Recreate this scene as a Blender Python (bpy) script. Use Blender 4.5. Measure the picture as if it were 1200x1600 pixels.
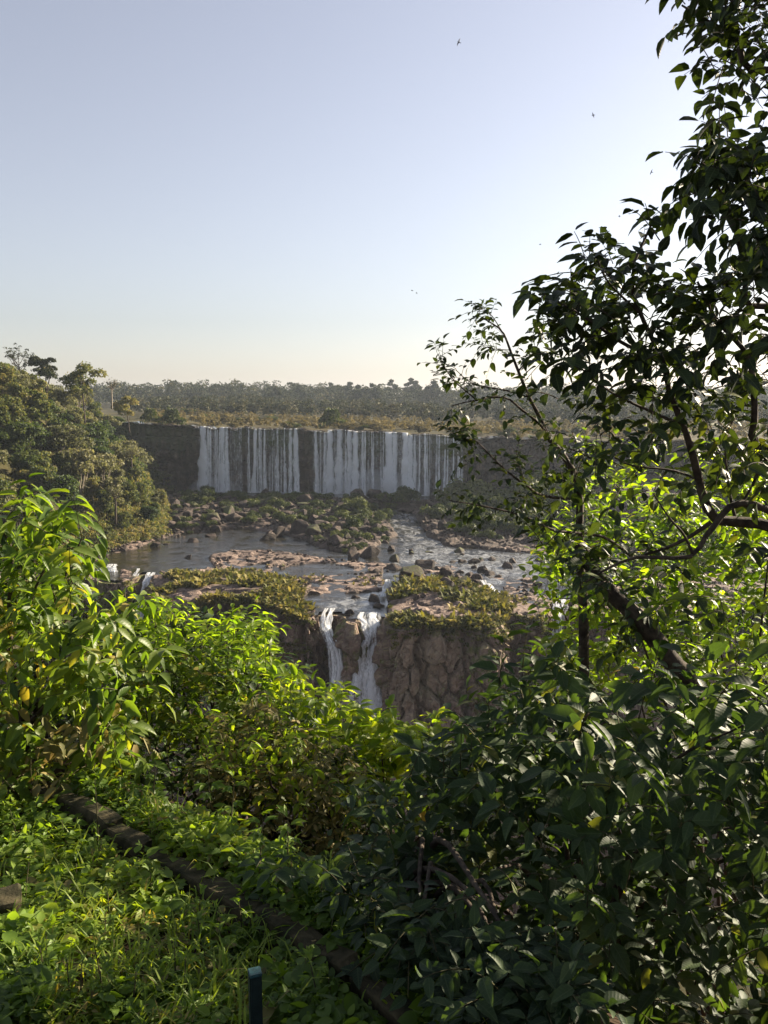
import bpy, bmesh, math, random
import numpy as np
from mathutils import Matrix, Vector, Euler

sc = bpy.context.scene
for o in list(bpy.data.objects):
    bpy.data.objects.remove(o)
R = math.radians

# ------------------------------------------------------------------ camera
F, PITCH = 1240.0, R(7.8)            # focal length in pixels of a 1200 x 1600 frame
CP, SP = math.cos(PITCH), math.sin(PITCH)
cam = bpy.data.cameras.new('camera')
cam.sensor_fit = 'VERTICAL'; cam.sensor_height = 24.0; cam.lens = 24.0 * F / 1600.0
cam.clip_start = 0.05; cam.clip_end = 20000
camo = bpy.data.objects.new('camera', cam); sc.collection.objects.link(camo)
camo.location = (0, 0, 0); camo.rotation_euler = (R(90) - PITCH, 0, 0)
sc.camera = camo

# ------------------------------------------------------------------ sky, sun, exposure
SUN_AZ, SUN_EL = R(56), R(21)        # azimuth measured from straight ahead (+Y) towards +X
w = bpy.data.worlds.new('World'); sc.world = w; w.use_nodes = True
nt = w.node_tree; nt.nodes.clear()
sky = nt.nodes.new('ShaderNodeTexSky'); sky.sky_type = 'NISHITA'; sky.sun_disc = False
sky.sun_elevation = SUN_EL; sky.sun_rotation = SUN_AZ
sky.altitude = 200; sky.air_density = 1.3; sky.dust_density = 1.0; sky.ozone_density = 4.0
bg = nt.nodes.new('ShaderNodeBackground'); bg.inputs[1].default_value = 0.05
wo = nt.nodes.new('ShaderNodeOutputWorld')
hs = nt.nodes.new('ShaderNodeHueSaturation'); hs.inputs['Saturation'].default_value = .52   # pale, milky winter air
nt.links.new(sky.outputs[0], hs.inputs['Color']); wb = nt.nodes.new('ShaderNodeMix'); wb.data_type = 'RGBA'; wb.blend_type = 'MULTIPLY'; wb.inputs[0].default_value = 1.; wb.inputs[7].default_value = (1.02, .945, .95, 1)   # the camera's white balance
nt.links.new(hs.outputs[0], wb.inputs[6]); nt.links.new(wb.outputs[2], bg.inputs[0]); nt.links.new(bg.outputs[0], wo.inputs[0])
sun = bpy.data.lights.new('sun', 'SUN'); sun.energy = 5.0; sun.angle = R(0.5); sun.color = (1.0, 0.86, 0.65)
suno = bpy.data.objects.new('sun', sun); sc.collection.objects.link(suno)
SUNDIR = Vector((math.sin(SUN_AZ) * math.cos(SUN_EL), math.cos(SUN_AZ) * math.cos(SUN_EL), math.sin(SUN_EL)))
suno.rotation_euler = SUNDIR.to_track_quat('Z', 'Y').to_euler()
suno.location = SUNDIR * 50
sc.view_settings.view_transform = 'Standard'; sc.view_settings.look = 'None'
sc.view_settings.exposure = 1.87; sc.view_settings.gamma = 1.0
sc.view_settings.use_curve_mapping = False
cy = sc.cycles
cy.max_bounces = 7; cy.diffuse_bounces = 4; cy.glossy_bounces = 2; cy.transmission_bounces = 4
cy.transparent_max_bounces = 16; cy.volume_bounces = 1
cy.caustics_reflective = False; cy.caustics_refractive = False

rng = np.random.default_rng(11)
COL = sc.collection

# ------------------------------------------------------------------ projection helpers (place things where the photograph shows them)
def ray(px, py):
    u = (np.asarray(px, float) - 600) / F; v = (800 - np.asarray(py, float)) / F
    return np.stack([u, CP + v * SP, -SP + v * CP], -1)
def at(px, py, D):
    d = ray(px, py); return d * (np.asarray(D, float) / d[..., 1])[..., None]
def onz(px, py, z):
    d = ray(px, py); return d * (np.asarray(z, float) / d[..., 2])[..., None]
def proj(p):
    p = np.asarray(p, float)
    f = p[..., 1] * CP - p[..., 2] * SP; u = p[..., 1] * SP + p[..., 2] * CP
    f = np.where(f < .05, .05, f)
    return 600 + F * p[..., 0] / f, 800 - F * u / f
def V(*a): return np.array(a, float)
def nrm(a): return a / np.maximum(np.linalg.norm(a, axis=-1, keepdims=True), 1e-9)

# ------------------------------------------------------------------ noise
def h3(ix, iy, iz, s=0):
    h = (ix * 374761393 + iy * 668265263 + iz * 2147483647 + s * 1274126177) & 0xffffffff
    h = ((h ^ (h >> 13)) * 1274126177) & 0xffffffff
    h = ((h ^ (h >> 16)) * 1103515245) & 0xffffffff
    h = h ^ (h >> 15)
    return (h & 0xffffff) / float(0xffffff)
def vnoise(p, s=0):
    i = np.floor(p).astype(np.int64); f = p - i; f = f * f * (3 - 2 * f)
    x, y, z = i[..., 0], i[..., 1], i[..., 2]; fx, fy, fz = f[..., 0], f[..., 1], f[..., 2]
    r = 0
    for dx in (0, 1):
        for dy in (0, 1):
            for dz in (0, 1):
                wgt = (fx if dx else 1 - fx) * (fy if dy else 1 - fy) * (fz if dz else 1 - fz)
                r = r + wgt * h3(x + dx, y + dy, z + dz, s)
    return r * 2 - 1
def fbm(p, o=4, s=0, g=.5):
    a, t, r = 1., 0., 0.
    p = np.asarray(p, float)
    for k in range(o):
        r = r + a * vnoise(p, s + k * 7); t += a; a *= g; p = p * 2.03 + 11.3
    return r / t
def voro(p, s=0):
    i = np.floor(p).astype(np.int64)
    f1 = np.full(p.shape[:-1], 9.); f2 = f1.copy(); cid = f1 * 0
    for dx in (-1, 0, 1):
        for dy in (-1, 0, 1):
            for dz in (-1, 0, 1):
                x, y, z = i[..., 0] + dx, i[..., 1] + dy, i[..., 2] + dz
                c = np.stack([x + h3(x, y, z, s), y + h3(x, y, z, s + 1), z + h3(x, y, z, s + 2)], -1)
                d = np.linalg.norm(p - c, axis=-1); k = h3(x, y, z, s + 5)
                n1 = d < f1
                f2 = np.where(n1, f1, np.minimum(f2, d)); cid = np.where(n1, k, cid); f1 = np.where(n1, d, f1)
    return f1, f2, cid
def inpoly(x, y, poly):
    poly = np.asarray(poly, float); x = np.asarray(x); y = np.asarray(y)
    c = np.zeros(x.shape, bool); j = len(poly) - 1
    for i in range(len(poly)):
        xi, yi = poly[i]; xj, yj = poly[j]
        t = ((yi > y) != (yj > y)) & (x < (xj - xi) * (y - yi) / ((yj - yi) if yj != yi else 1e-9) + xi)
        c ^= t; j = i
    return c
def sample_poly(poly, n, r=rng):
    poly = np.asarray(poly, float); lo, hi = poly.min(0), poly.max(0); out = np.zeros((0, 2))
    while len(out) < n:
        q = r.uniform(lo, hi, (n * 3, 2)); out = np.vstack([out, q[inpoly(q[:, 0], q[:, 1], poly)]])
    return out[:n]
def lookup(fn, x0, x1, y0, y1, st):
    """the height function tabulated once and read back bilinearly"""
    xs = np.arange(x0, x1 + st, st); ys = np.arange(y0, y1 + st, st); Xq, Yq = np.meshgrid(xs, ys); Z = fn(Xq, Yq)
    def f(x, y):
        a = np.clip((np.asarray(x, float) - x0) / st, 0, len(xs) - 1.001); b = np.clip((np.asarray(y, float) - y0) / st, 0, len(ys) - 1.001)
        i = a.astype(int); j = b.astype(int); u = a - i; v = b - j
        return (Z[j, i] * (1 - u) + Z[j, i + 1] * u) * (1 - v) + (Z[j + 1, i] * (1 - u) + Z[j + 1, i + 1] * u) * v
    return f
def smooth(a, b, x):
    t = np.clip((x - a) / (b - a), 0, 1); return t * t * (3 - 2 * t)

# ------------------------------------------------------------------ mesh helpers
def mesh_from(name, verts, faces, tint=None, uv=None, smoothed=True):
    """faces: list of (n,k) int arrays; tint: per vertex float; uv: per vertex (n,2)"""
    me = bpy.data.meshes.new(name)
    verts = np.asarray(verts, np.float32)
    faces = [np.asarray(f, np.int32) for f in faces if len(f)]
    li = np.concatenate([f.ravel() for f in faces]); tot = np.concatenate([np.full(len(f), f.shape[1], np.int32) for f in faces])
    st = np.concatenate([[0], np.cumsum(tot)[:-1]]).astype(np.int32)
    me.vertices.add(len(verts)); me.vertices.foreach_set('co', verts.ravel())
    me.loops.add(len(li)); me.loops.foreach_set('vertex_index', li)
    me.polygons.add(len(tot)); me.polygons.foreach_set('loop_start', st)
    try: me.polygons.foreach_set('loop_total', tot)
    except Exception: pass
    me.polygons.foreach_set('use_smooth', np.full(len(tot), smoothed, bool))
    if uv is not None:
        l = me.uv_layers.new(name='uv'); l.data.foreach_set('uv', np.asarray(uv, np.float32)[li].ravel())
    if tint is not None:
        a = me.attributes.new('tint', 'FLOAT', 'POINT'); a.data.foreach_set('value', np.asarray(tint, np.float32))
    me.update(calc_edges=True); me.validate()
    return me
class MB:
    def __init__(s): s.v, s.f, s.t, s.n = [], {}, [], 0
    def add(s, v, faces, tint=0.5):
        v = np.asarray(v, float)
        for f in faces:
            f = np.asarray(f)
            if len(f): s.f.setdefault(f.shape[1], []).append(f + s.n)
        s.v.append(v); s.t.append(np.broadcast_to(np.asarray(tint, float), (len(v),))); s.n += len(v)
    def mesh(s, name, smoothed=True):
        return mesh_from(name, np.vstack(s.v), [np.vstack(x) for x in s.f.values()], np.concatenate(s.t), None, smoothed)
def grid_faces(nr, nc):
    i = np.arange(nr - 1)[:, None] * nc + np.arange(nc - 1)[None]
    return np.stack([i, i + 1, i + nc + 1, i + nc], -1).reshape(-1, 4)
def tube(pts, rad, sides=5):
    pts = np.asarray(pts, float); n = len(pts); rad = np.broadcast_to(np.asarray(rad, float), (n,))
    t = nrm(np.gradient(pts, axis=0)); ref = np.where(np.abs(t[:, 2:3]) > .9, V(1, 0, 0), V(0, 0, 1))
    a = nrm(np.cross(t, ref)); b = np.cross(t, a)
    an = np.arange(sides) / sides * 2 * math.pi
    v = pts[:, None] + rad[:, None, None] * (a[:, None] * np.cos(an)[None, :, None] + b[:, None] * np.sin(an)[None, :, None])
    i = np.arange(n - 1)[:, None] * sides; j = np.arange(sides)[None]; k = (j + 1) % sides
    q = np.stack([i + j, i + k, i + sides + k, i + sides + j], -1).reshape(-1, 4)
    v = np.vstack([v.reshape(-1, 3), pts[:1], pts[-1:]])
    c0 = np.stack([np.full(sides, n * sides), k[0], j[0]], -1)
    c1 = np.stack([np.full(sides, n * sides + 1), j[0] + (n - 1) * sides, k[0] + (n - 1) * sides], -1)
    return v, [q, np.vstack([c0, c1])]
def curve(ctrl, n):
    """Catmull-Rom through the control points"""
    c = np.asarray(ctrl, float); c = np.vstack([2 * c[0] - c[1], c, 2 * c[-1] - c[-2]])
    m = len(c) - 3; t = np.linspace(0, m - 1e-6, n); i = t.astype(int); f = (t - i)[:, None]
    p0, p1, p2, p3 = c[i], c[i + 1], c[i + 2], c[i + 3]
    return .5 * (2 * p1 + (p2 - p0) * f + (2 * p0 - 5 * p1 + 4 * p2 - p3) * f ** 2 + (3 * p1 - p0 - 3 * p2 + p3) * f ** 3)
def link(name, me, mat=None, parent=None, loc=None):
    o = bpy.data.objects.new(name, me); COL.objects.link(o)
    if mat is not None and me is not None and len(me.materials) == 0: me.materials.append(mat)
    if parent is not None: o.parent = parent
    if loc is not None: o.location = loc
    return o
def tag(o, label=None, cat=None, group=None, kind=None):
    if label: o['label'] = label
    if cat: o['category'] = cat
    if group: o['group'] = group
    if kind: o['kind'] = kind
    return o
def empty(name, loc): return link(name, None, loc=loc)
def struct(name, me, mat): return tag(link(name, me, mat), kind='structure')

# ------------------------------------------------------------------ materials
class N:
    def __init__(s, name):
        s.m = bpy.data.materials.new(name); s.m.use_nodes = True; s.t = s.m.node_tree; s.t.nodes.clear()
        s.out = s.n('ShaderNodeOutputMaterial'); s.geo = s.n('ShaderNodeNewGeometry')
    def n(s, k, **p):
        x = s.t.nodes.new(k)
        for a, b in p.items(): setattr(x, a, b)
        return x
    def put(s, inp, val):
        if hasattr(val, 'is_output'): s.t.links.new(val, inp)
        else: inp.default_value = val
    def pos(s): return s.geo.outputs['Position']
    def mapv(s, v, scale):
        m = s.n('ShaderNodeMapping'); s.put(m.inputs['Vector'], v); m.inputs['Scale'].default_value = scale; return m.outputs[0]
    def noise(s, scale, detail=4, rough=.55, vec=None, dist=0):
        x = s.n('ShaderNodeTexNoise'); s.put(x.inputs['Vector'], vec if vec is not None else s.pos())
        x.inputs['Scale'].default_value = scale; x.inputs['Detail'].default_value = detail
        x.inputs['Roughness'].default_value = rough; x.inputs['Distortion'].default_value = dist
        return x.outputs['Fac']
    def ramp(s, f, stops):
        x = s.n('ShaderNodeValToRGB'); s.put(x.inputs[0], f); e = x.color_ramp.elements
        while len(e) < len(stops): e.new(.5)
        for q, (p, c) in zip(e, stops):
            q.position = p; q.color = (c, c, c, 1) if isinstance(c, (int, float)) else (*c, 1)
        return x.outputs[0]
    def mix(s, f, a, b, mode='MIX'):
        x = s.n('ShaderNodeMix', data_type='RGBA', blend_type=mode)
        s.put(x.inputs[0], f)
        for i, c in ((6, a), (7, b)):
            s.put(x.inputs[i], c if hasattr(c, 'is_output') else (*c, 1))
        return x.outputs[2]
    def math(s, op, a, b=0.0, c=None):
        x = s.n('ShaderNodeMath', operation=op); s.put(x.inputs[0], a); s.put(x.inputs[1], b)
        if c is not None: s.put(x.inputs[2], c)
        return x.outputs[0]
    def attr(s, name):
        x = s.n('ShaderNodeAttribute', attribute_name=name); return x.outputs['Fac']
    def rand(s): return s.n('ShaderNodeObjectInfo').outputs['Random']
    def sep(s, v, k):
        x = s.n('ShaderNodeSeparateXYZ'); s.put(x.inputs[0], v); return x.outputs[k]
    def bump(s, h, strength=.5, dist=.1):
        x = s.n('ShaderNodeBump'); s.put(x.inputs['Height'], h); x.inputs['Strength'].default_value = strength
        x.inputs['Distance'].default_value = dist; return x.outputs[0]
    def prin(s, col, rough=.8, spec=.3, normal=None, **kw):
        x = s.n('ShaderNodeBsdfPrincipled')
        s.put(x.inputs['Base Color'], col if hasattr(col, 'is_output') else (*col, 1))
        s.put(x.inputs['Roughness'], rough); s.put(x.inputs['Specular IOR Level'], spec)
        if normal is not None: s.put(x.inputs['Normal'], normal)
        for k, v in kw.items(): s.put(x.inputs[k.replace('_', ' ')], v)
        return x.outputs[0]
    def mixs(s, f, a, b):
        x = s.n('ShaderNodeMixShader'); s.put(x.inputs[0], f); s.put(x.inputs[1], a); s.put(x.inputs[2], b); return x.outputs[0]
    def done(s, sh):
        s.put(s.out.inputs['Surface'], sh); return s.m

def rock_mat(name, dark, mid, light, scale=.5, lichen=None, moss=None, moss_th=.58, streak=False, bumpd=.15, attr=None, steep=None):
    k = N(name)
    a = k.noise(scale, 8, .62)
    col = k.ramp(a, [(.3, dark), (.5, mid), (.72, light)])
    b = k.noise(scale * 9, 5, .6)
    col = k.mix(k.ramp(b, [(.35, .75), (.7, 0.)]), col, k.mix(1., col, (.42, .40, .40), 'MULTIPLY'))
    if streak:
        v = k.mapv(k.pos(), (.7, .7, .06)); st = k.noise(1., 6, .6, v)
        col = k.mix(k.ramp(st, [(.42, 0.), (.62, .8)]), col, dark)
    if lichen:
        up = k.sep(k.geo.outputs['Normal'], 2)
        m = k.math('MULTIPLY', k.ramp(up, [(.35, 0.), (.8, 1.)]), k.ramp(k.noise(scale * 3, 6, .7), [(.42, 0.), (.6, .85)]))
        col = k.mix(m, col, lichen)
    if moss:
        mm = k.noise(scale * .35, 5, .6); m2 = k.noise(scale * 3.3, 4, .6)
        m = k.ramp(k.math('ADD', mm, k.math('MULTIPLY', k.math('SUBTRACT', m2, .5), .35)), [(moss_th, 0.), (moss_th + .06, 1.)])
        col = k.mix(m, col, k.mix(k.noise(scale * 4, 3), moss[0], moss[1]))
    if attr:
        for an_, ac in attr:
            col = k.mix(k.math('MULTIPLY', k.attr(an_), k.ramp(k.noise(scale * 2, 5, .6), [(.25, .35), (.6, 1.)])), col, k.mix(k.noise(scale * 6, 4, .6), ac[0], ac[1]))
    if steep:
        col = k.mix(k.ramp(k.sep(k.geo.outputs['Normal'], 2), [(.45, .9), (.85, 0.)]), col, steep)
    vx = k.n('ShaderNodeTexVoronoi', feature='DISTANCE_TO_EDGE'); vd = k.n('ShaderNodeVectorMath', operation='MULTIPLY_ADD'); nv = k.n('ShaderNodeTexNoise'); k.put(nv.inputs['Vector'], k.pos()); nv.inputs['Scale'].default_value = scale * 1.5; k.put(vd.inputs[0], nv.outputs['Color']); vd.inputs[1].default_value = (2.2, 2.2, 2.2); k.put(vd.inputs[2], k.pos()); k.put(vx.inputs['Vector'], k.mapv(vd.outputs[0], (1., 1., .7))); vx.inputs['Scale'].default_value = scale * 2.2
    crack = k.ramp(vx.outputs['Distance'], [(.0, 0.), (.07, 1.)])
    col = k.mix(k.math('MULTIPLY', k.math('SUBTRACT', 1., crack), .35), col, dark)
    bh = k.math('ADD', k.noise(scale * 5, 8, .68), k.math('MULTIPLY', crack, .5))
    return k.done(k.prin(col, .85, .25, k.bump(bh, .8, bumpd)))

def leaf_mat(name, stops, trans, fac=.4, rough=.45, spec=.35, rs=.25, veins=False, under=None):
    """stops: colour stops over the leaf's own tint; trans: colour of light that passes through"""
    k = N(name)
    t = k.math('ADD', k.attr('tint'), k.math('MULTIPLY', k.math('SUBTRACT', k.rand(), .5), rs))
    col = k.ramp(t, stops)
    nz = k.noise(6., 3, .6) if not veins else k.noise(30., 3, .6)
    col = k.mix(k.ramp(nz, [(.35, .35), (.65, 0.)]), col, k.mix(1., col, (.55, .6, .45), 'MULTIPLY'))
    tr = k.mix(1., col, trans, 'MULTIPLY')
    nor = None
    if veins:
        uvn = k.n('ShaderNodeUVMap').outputs[0]
        u, vv = k.sep(uvn, 0), k.sep(uvn, 1)
        au = k.math('ABSOLUTE', u)
        mid = k.ramp(au, [(.02, 1.), (.09, 0.)])
        wv = k.math('SINE', k.math('MULTIPLY', k.math('SUBTRACT', vv, k.math('MULTIPLY', au, .22)), 46.))
        sv = k.ramp(wv, [(.80, 0.), (1., .55)])
        vein = k.math('MAXIMUM', mid, sv)
        col = k.mix(k.math('MULTIPLY', vein, .22), col, (.28, .36, .14))
        nor = k.bump(wv, .10, .003)
    if under:
        col = k.mix(k.math('MULTIPLY', k.geo.outputs['Backfacing'], .6), col, under)
    p = k.prin(col, rough, spec, nor)
    tl = k.n('ShaderNodeBsdfTranslucent'); k.put(tl.inputs[0], tr)
    return k.done(k.mixs(fac, p, tl.outputs[0]))

def plain(name, c1, c2, scale=4., rough=.8, spec=.3, bumpd=.02):
    k = N(name); a = k.noise(scale, 6, .6)
    return k.done(k.prin(k.ramp(a, [(.35, c1), (.65, c2)]), rough, spec, k.bump(k.noise(scale * 4, 6, .65), .7, bumpd)))

M = {}
M['cliff'] = rock_mat('basalt_cliff', (.030, .024, .021), (.105, .078, .063), (.27, .20, .155), .35, streak=True, attr=[('tint', ((.022, .046, .012), (.085, .115, .026)))])
M['low_cliff'] = rock_mat('gorge_cliff', (.095, .066, .054), (.26, .175, .135), (.42, .32, .24), .30, lichen=(.30, .25, .13), moss=((.04, .06, .014), (.15, .145, .04)), moss_th=.545, streak=True, bumpd=.35, attr=[('tint', ((.26, .20, .13), (.42, .35, .25)))])
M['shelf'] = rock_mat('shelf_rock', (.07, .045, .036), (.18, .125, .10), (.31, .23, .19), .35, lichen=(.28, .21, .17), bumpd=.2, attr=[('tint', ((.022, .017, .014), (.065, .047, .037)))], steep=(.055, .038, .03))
M['boulder'] = rock_mat('boulder_rock', (.016, .012, .011), (.042, .031, .026), (.10, .073, .058), .7, lichen=(.13, .094, .074), bumpd=.2)
M['mossy'] = rock_mat('mossy_boulder', (.020, .016, .014), (.055, .040, .033), (.11, .08, .06), .8, lichen=(.10, .12, .03), moss=((.03, .045, .01), (.09, .11, .025)), moss_th=.55)
M['soil'] = plain('soil', (.020, .013, .008), (.055, .036, .022), 3., .95, .1)
M['litter'] = plain('slope_soil', (.03, .03, .012), (.07, .06, .025), .3, .95, .1)
M['plateau'] = plain('plateau_soil', (.03, .03, .012), (.085, .068, .03), .05, .95, .1)
M['bark'] = plain('bark', (.022, .017, .014), (.085, .065, .05), 14., .9, .2, .01)
M['bark_pale'] = plain('bark_pale', (.12, .10, .08), (.30, .26, .21), 2., .9, .2, .02)
M['kerb'] = plain('kerb_stone', (.016, .018, .009), (.085, .070, .040), 9., .95, .15, .012)

G_DARK = [(.0, (.012, .022, .006)), (.45, (.030, .048, .011)), (.8, (.062, .082, .018)), (1., (.115, .115, .03))]
M['hill_leaf'] = leaf_mat('hillside_leaves', [(.0, (.034, .056, .018)), (.4, (.095, .115, .036)), (.75, (.185, .175, .065)), (1., (.29, .23, .12))], (1.6, 1.5, .7), .38, .6, .2, .5)
M['hill_pale'] = leaf_mat('hillside_pale_leaves', [(.0, (.06, .066, .032)), (.5, (.14, .140, .066)), (1., (.25, .225, .13))], (1.4, 1.4, .8), .35, .6, .2, .5)
M['hill_dark'] = leaf_mat('hillside_dark_leaves', [(.0, (.020, .038, .014)), (.5, (.05, .075, .024)), (1., (.12, .135, .04))], (1.6, 1.6, .6), .35, .6, .2, .5)
M['far_leaf'] = leaf_mat('far_leaves', [(.0, (.014, .025, .009)), (.5, (.036, .048, .017)), (1., (.11, .095, .045))], (1.1, 1.1, .6), .15, .7, .15, .4)
M['gold_leaf'] = leaf_mat('golden_shrub_leaves', [(.0, (.080, .072, .032)), (.5, (.17, .145, .066)), (1., (.26, .215, .115))], (1.1, 1.0, .6), .3, .7, .15, .4)
M['shrub_leaf'] = leaf_mat('river_shrub_leaves', [(.0, (.026, .042, .012)), (.5, (.075, .095, .025)), (1., (.17, .18, .045))], (1.1, 1.15, .45), .25, .6, .2, .4)
M['grass'] = leaf_mat('ledge_grass', [(.0, (.045, .055, .014)), (.45, (.12, .125, .028)), (.8, (.24, .205, .055)), (1., (.34, .27, .11))], (1.1, 1.1, .5), .35, .7, .15, .3)
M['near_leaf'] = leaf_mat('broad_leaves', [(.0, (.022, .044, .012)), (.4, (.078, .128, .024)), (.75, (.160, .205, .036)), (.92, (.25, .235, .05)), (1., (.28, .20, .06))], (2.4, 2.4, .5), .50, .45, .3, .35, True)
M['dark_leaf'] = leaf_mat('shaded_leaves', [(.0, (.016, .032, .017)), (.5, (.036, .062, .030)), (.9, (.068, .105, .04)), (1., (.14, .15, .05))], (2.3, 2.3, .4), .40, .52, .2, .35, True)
M['tree_leaf'] = leaf_mat('tree_leaves', [(.0, (.012, .020, .012)), (.5, (.026, .042, .018)), (.9, (.065, .090, .02)), (1., (.13, .14, .03))], (2.4, 2.3, .4), .24, .5, .2, .35, True)
M['lime_leaf'] = leaf_mat('lime_leaves', [(.0, (.070, .122, .018)), (.5, (.145, .210, .028)), (1., (.26, .29, .045))], (2.55, 2.6, .45), .62, .42, .3, .35, True)
M['dry_leaf'] = leaf_mat('dry_vine_leaves', [(.0, (.060, .070, .020)), (.4, (.14, .135, .046)), (.75, (.26, .215, .085)), (.9, (.35, .27, .12)), (1., (.10, .12, .03))], (1.4, 1.25, .7), .3, .6, .2, .3)
M['weed_leaf'] = leaf_mat('weed_leaves', [(.0, (.055, .10, .018)), (.5, (.13, .205, .032)), (.85, (.21, .27, .04)), (1., (.22, .18, .06))], (2.3, 2.2, .45), .46, .5, .3, .35)
M['twig'] = plain('green_twigs', (.035, .035, .016), (.09, .08, .035), 20., .8, .2, .002)

# water
k = N('river_water')
wv = k.mapv(k.pos(), (1., 2.2, 1.))
b1 = k.noise(1.3, 4, .6, wv); b2 = k.noise(.25, 3, .5)
amp = k.ramp(b2, [(.4, .15), (.6, 1.)])
k_river = k.prin((.022, .020, .015), .05, .5, k.bump(k.math('MULTIPLY', b1, amp), .6, .22), IOR=1.5)
fo = k.ramp(k.math('ADD', k.noise(1., 7, .68, k.mapv(k.pos(), (.5, .22, 1.)), 1.2), k.math('MULTIPLY', k.math('SUBTRACT', k.attr('tint'), 1.), .45)), [(.42, 0.), (.95, .6)])   # foam on the fast runs
M['river'] = k.done(k.mixs(fo, k_river, k.prin((.78, .80, .82), .6, .2)))
def fall_mat(name, lo, hi, sx=2.2, sz=.10):
    k = N(name)
    v = k.mapv(k.pos(), (sx, sx, sz))
    a = k.noise(1., 7, .62, v); b = k.noise(2.6, 5, .6, k.mapv(k.pos(), (1., 1., .4)))
    f = k.math('ADD', k.math('MULTIPLY', a, .7), k.math('MULTIPLY', b, .36))
    f = k.math('ADD', f, k.math('MULTIPLY', k.math('SUBTRACT', k.attr('tint'), .5), .5))
    al = k.ramp(f, [(lo, 0.), (hi, 1.)])
    p = k.prin((.93, .95, .97), .45, .3, k.bump(a, .6, .3))
    tr = k.n('ShaderNodeBsdfTransparent'); tl = k.n('ShaderNodeBsdfTranslucent'); tl.inputs[0].default_value = (.93, .95, .97, 1)
    return k.done(k.mixs(al, tr.outputs[0], k.mixs(.5, p, tl.outputs[0])))
M['fall_strong'] = fall_mat('white_water', .33, .64, 4.0, .16)
M['fall_thin'] = fall_mat('thin_water', .42, .80, 4.5, .10)
M['fall_low'] = fall_mat('cascade_water', .38, .68, 5.5, .5)
M['fall_veil'] = fall_mat('veil_water', .42, .95, 4.5, .07)
M['foam'] = fall_mat('foam', .45, .7, .9, .9)


# ================================================================== the setting
ZW = -36.3                                    # level of the river on the rock shelf
def water_z(y): return ZW + 1.9 * smooth(236, 284, np.asarray(y, float))
def shelf(px, py):
    """point of the river level that the photograph shows at this pixel"""
    D = onz(px, py, ZW)[..., 1]
    for _ in range(12):
        D = .5 * D + .5 * onz(px, py, water_z(D))[..., 1]
    return onz(px, py, water_z(D))
def shelfp(poly): return shelf(*np.asarray(poly, float).T)[:, :2]

# ---- canyon floor: the lowest ground, one sheet to the horizon
s_ = 2600.
struct('ground', mesh_from('ground', [(-s_, -s_ * .2, -92), (s_, -s_ * .2, -92), (s_, s_, -92), (-s_, s_, -92)], [[(0, 1, 2, 3)]]), M['litter'])

# ---- upper cliff with the long falls
LIP = np.array([(60, 330, 660), (150, 326, 661), (215, 320, 661), (310, 311, 667), (380, 308, 669), (470, 305, 672), (600, 300, 676), (722, 292, 684),
                (800, 285, 684), (900, 278, 686), (1050, 266, 688), (1200, 256, 690), (1400, 240, 694)], float)
lip3 = at(LIP[:, 0], LIP[:, 2], LIP[:, 1])
NS = 620
lipc = curve(lip3, NS)
_n = np.c_[lipc[:, 0] * .16, np.zeros(NS), np.zeros(NS)]; lipc[:, 1] += 2.2 * fbm(_n, 3, 111); lipc[:, 2] += .75 * fbm(_n * 1.6, 4, 113) - .5 * smooth(.25, .5, fbm(_n * 2.5, 2, 115))     # a notched, uneven brink
def lip_y(x): return np.interp(x, lipc[:, 0], lipc[:, 1])
def lip_z(x): return np.interp(x, lipc[:, 0], lipc[:, 2])
rows = np.concatenate([[-2.5, -.8], np.linspace(0, 30, 64)])
S, T = np.meshgrid(np.arange(NS), rows)
base = lipc[S.ravel()]; d = T.ravel()
z = base[:, 2] - np.maximum(d, 0)
q = np.stack([base[:, 0], base[:, 1] * .3, z], -1)
f1, f2, cid = voro(q * V(.32, .32, .22), 3)
off = 1.8 * fbm(q * V(.10, .1, .05), 4, 5) + 1.5 * (cid - .5) + .35 * fbm(q * .6, 4, 8) - .7 * smooth(.12, .0, f2 - f1)
strata = 1.5 * (h3(np.zeros_like(S.ravel()), np.floor(z * .42 + .8 * fbm(q * V(.05, .05, 0), 2, 77)).astype(int), np.zeros_like(S.ravel()), 4) - .5)
under = -2.2 * smooth(11, 14, d + 2 * fbm(q * V(.05, .05, 0), 2, 2)) + 2.8 * smooth(22, 30, d)
off = off + strata + under
off = np.where(d <= 0, off * .0 + np.where(d < -1, -4., -1.), off)
tang = np.gradient(lipc, axis=0); nor = nrm(np.stack([tang[:, 1], -tang[:, 0], 0 * tang[:, 0]], -1))
vv = base + nor[S.ravel()] * off[:, None]; vv[:, 2] = z + np.where(d < 0, -.3 * (-d), 0) + .9 * fbm(q * V(.3, .3, 0), 3, 21) * (d < 1)
pxs, _ = proj(base)                                  # moss hangs behind and beside the curtains, thickest under the brink
mz = np.interp(pxs, [200, 230, 300, 312, 358, 366, 380, 392, 404, 430, 462, 470, 492, 505, 540, 575, 592, 605, 640, 700, 722, 740, 1300], [.7, .75, .6, .2, .2, .9, .7, .4, .6, 1., .9, 0, .7, .5, .35, .8, .9, .35, .45, .8, .6, .1, .1])
mossm = np.clip(mz * smooth(16, 3, d + 5 * fbm(q * V(.25, .25, .1), 3, 88)) * 1.25 + .4 * fbm(q * .3, 3, 89) - .15, 0, 1) * (d > -.5)
struct('upper_cliff', mesh_from('upper_cliff', vv, [grid_faces(len(rows), NS)[:, ::-1]], mossm, None, False), M['cliff'])

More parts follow.
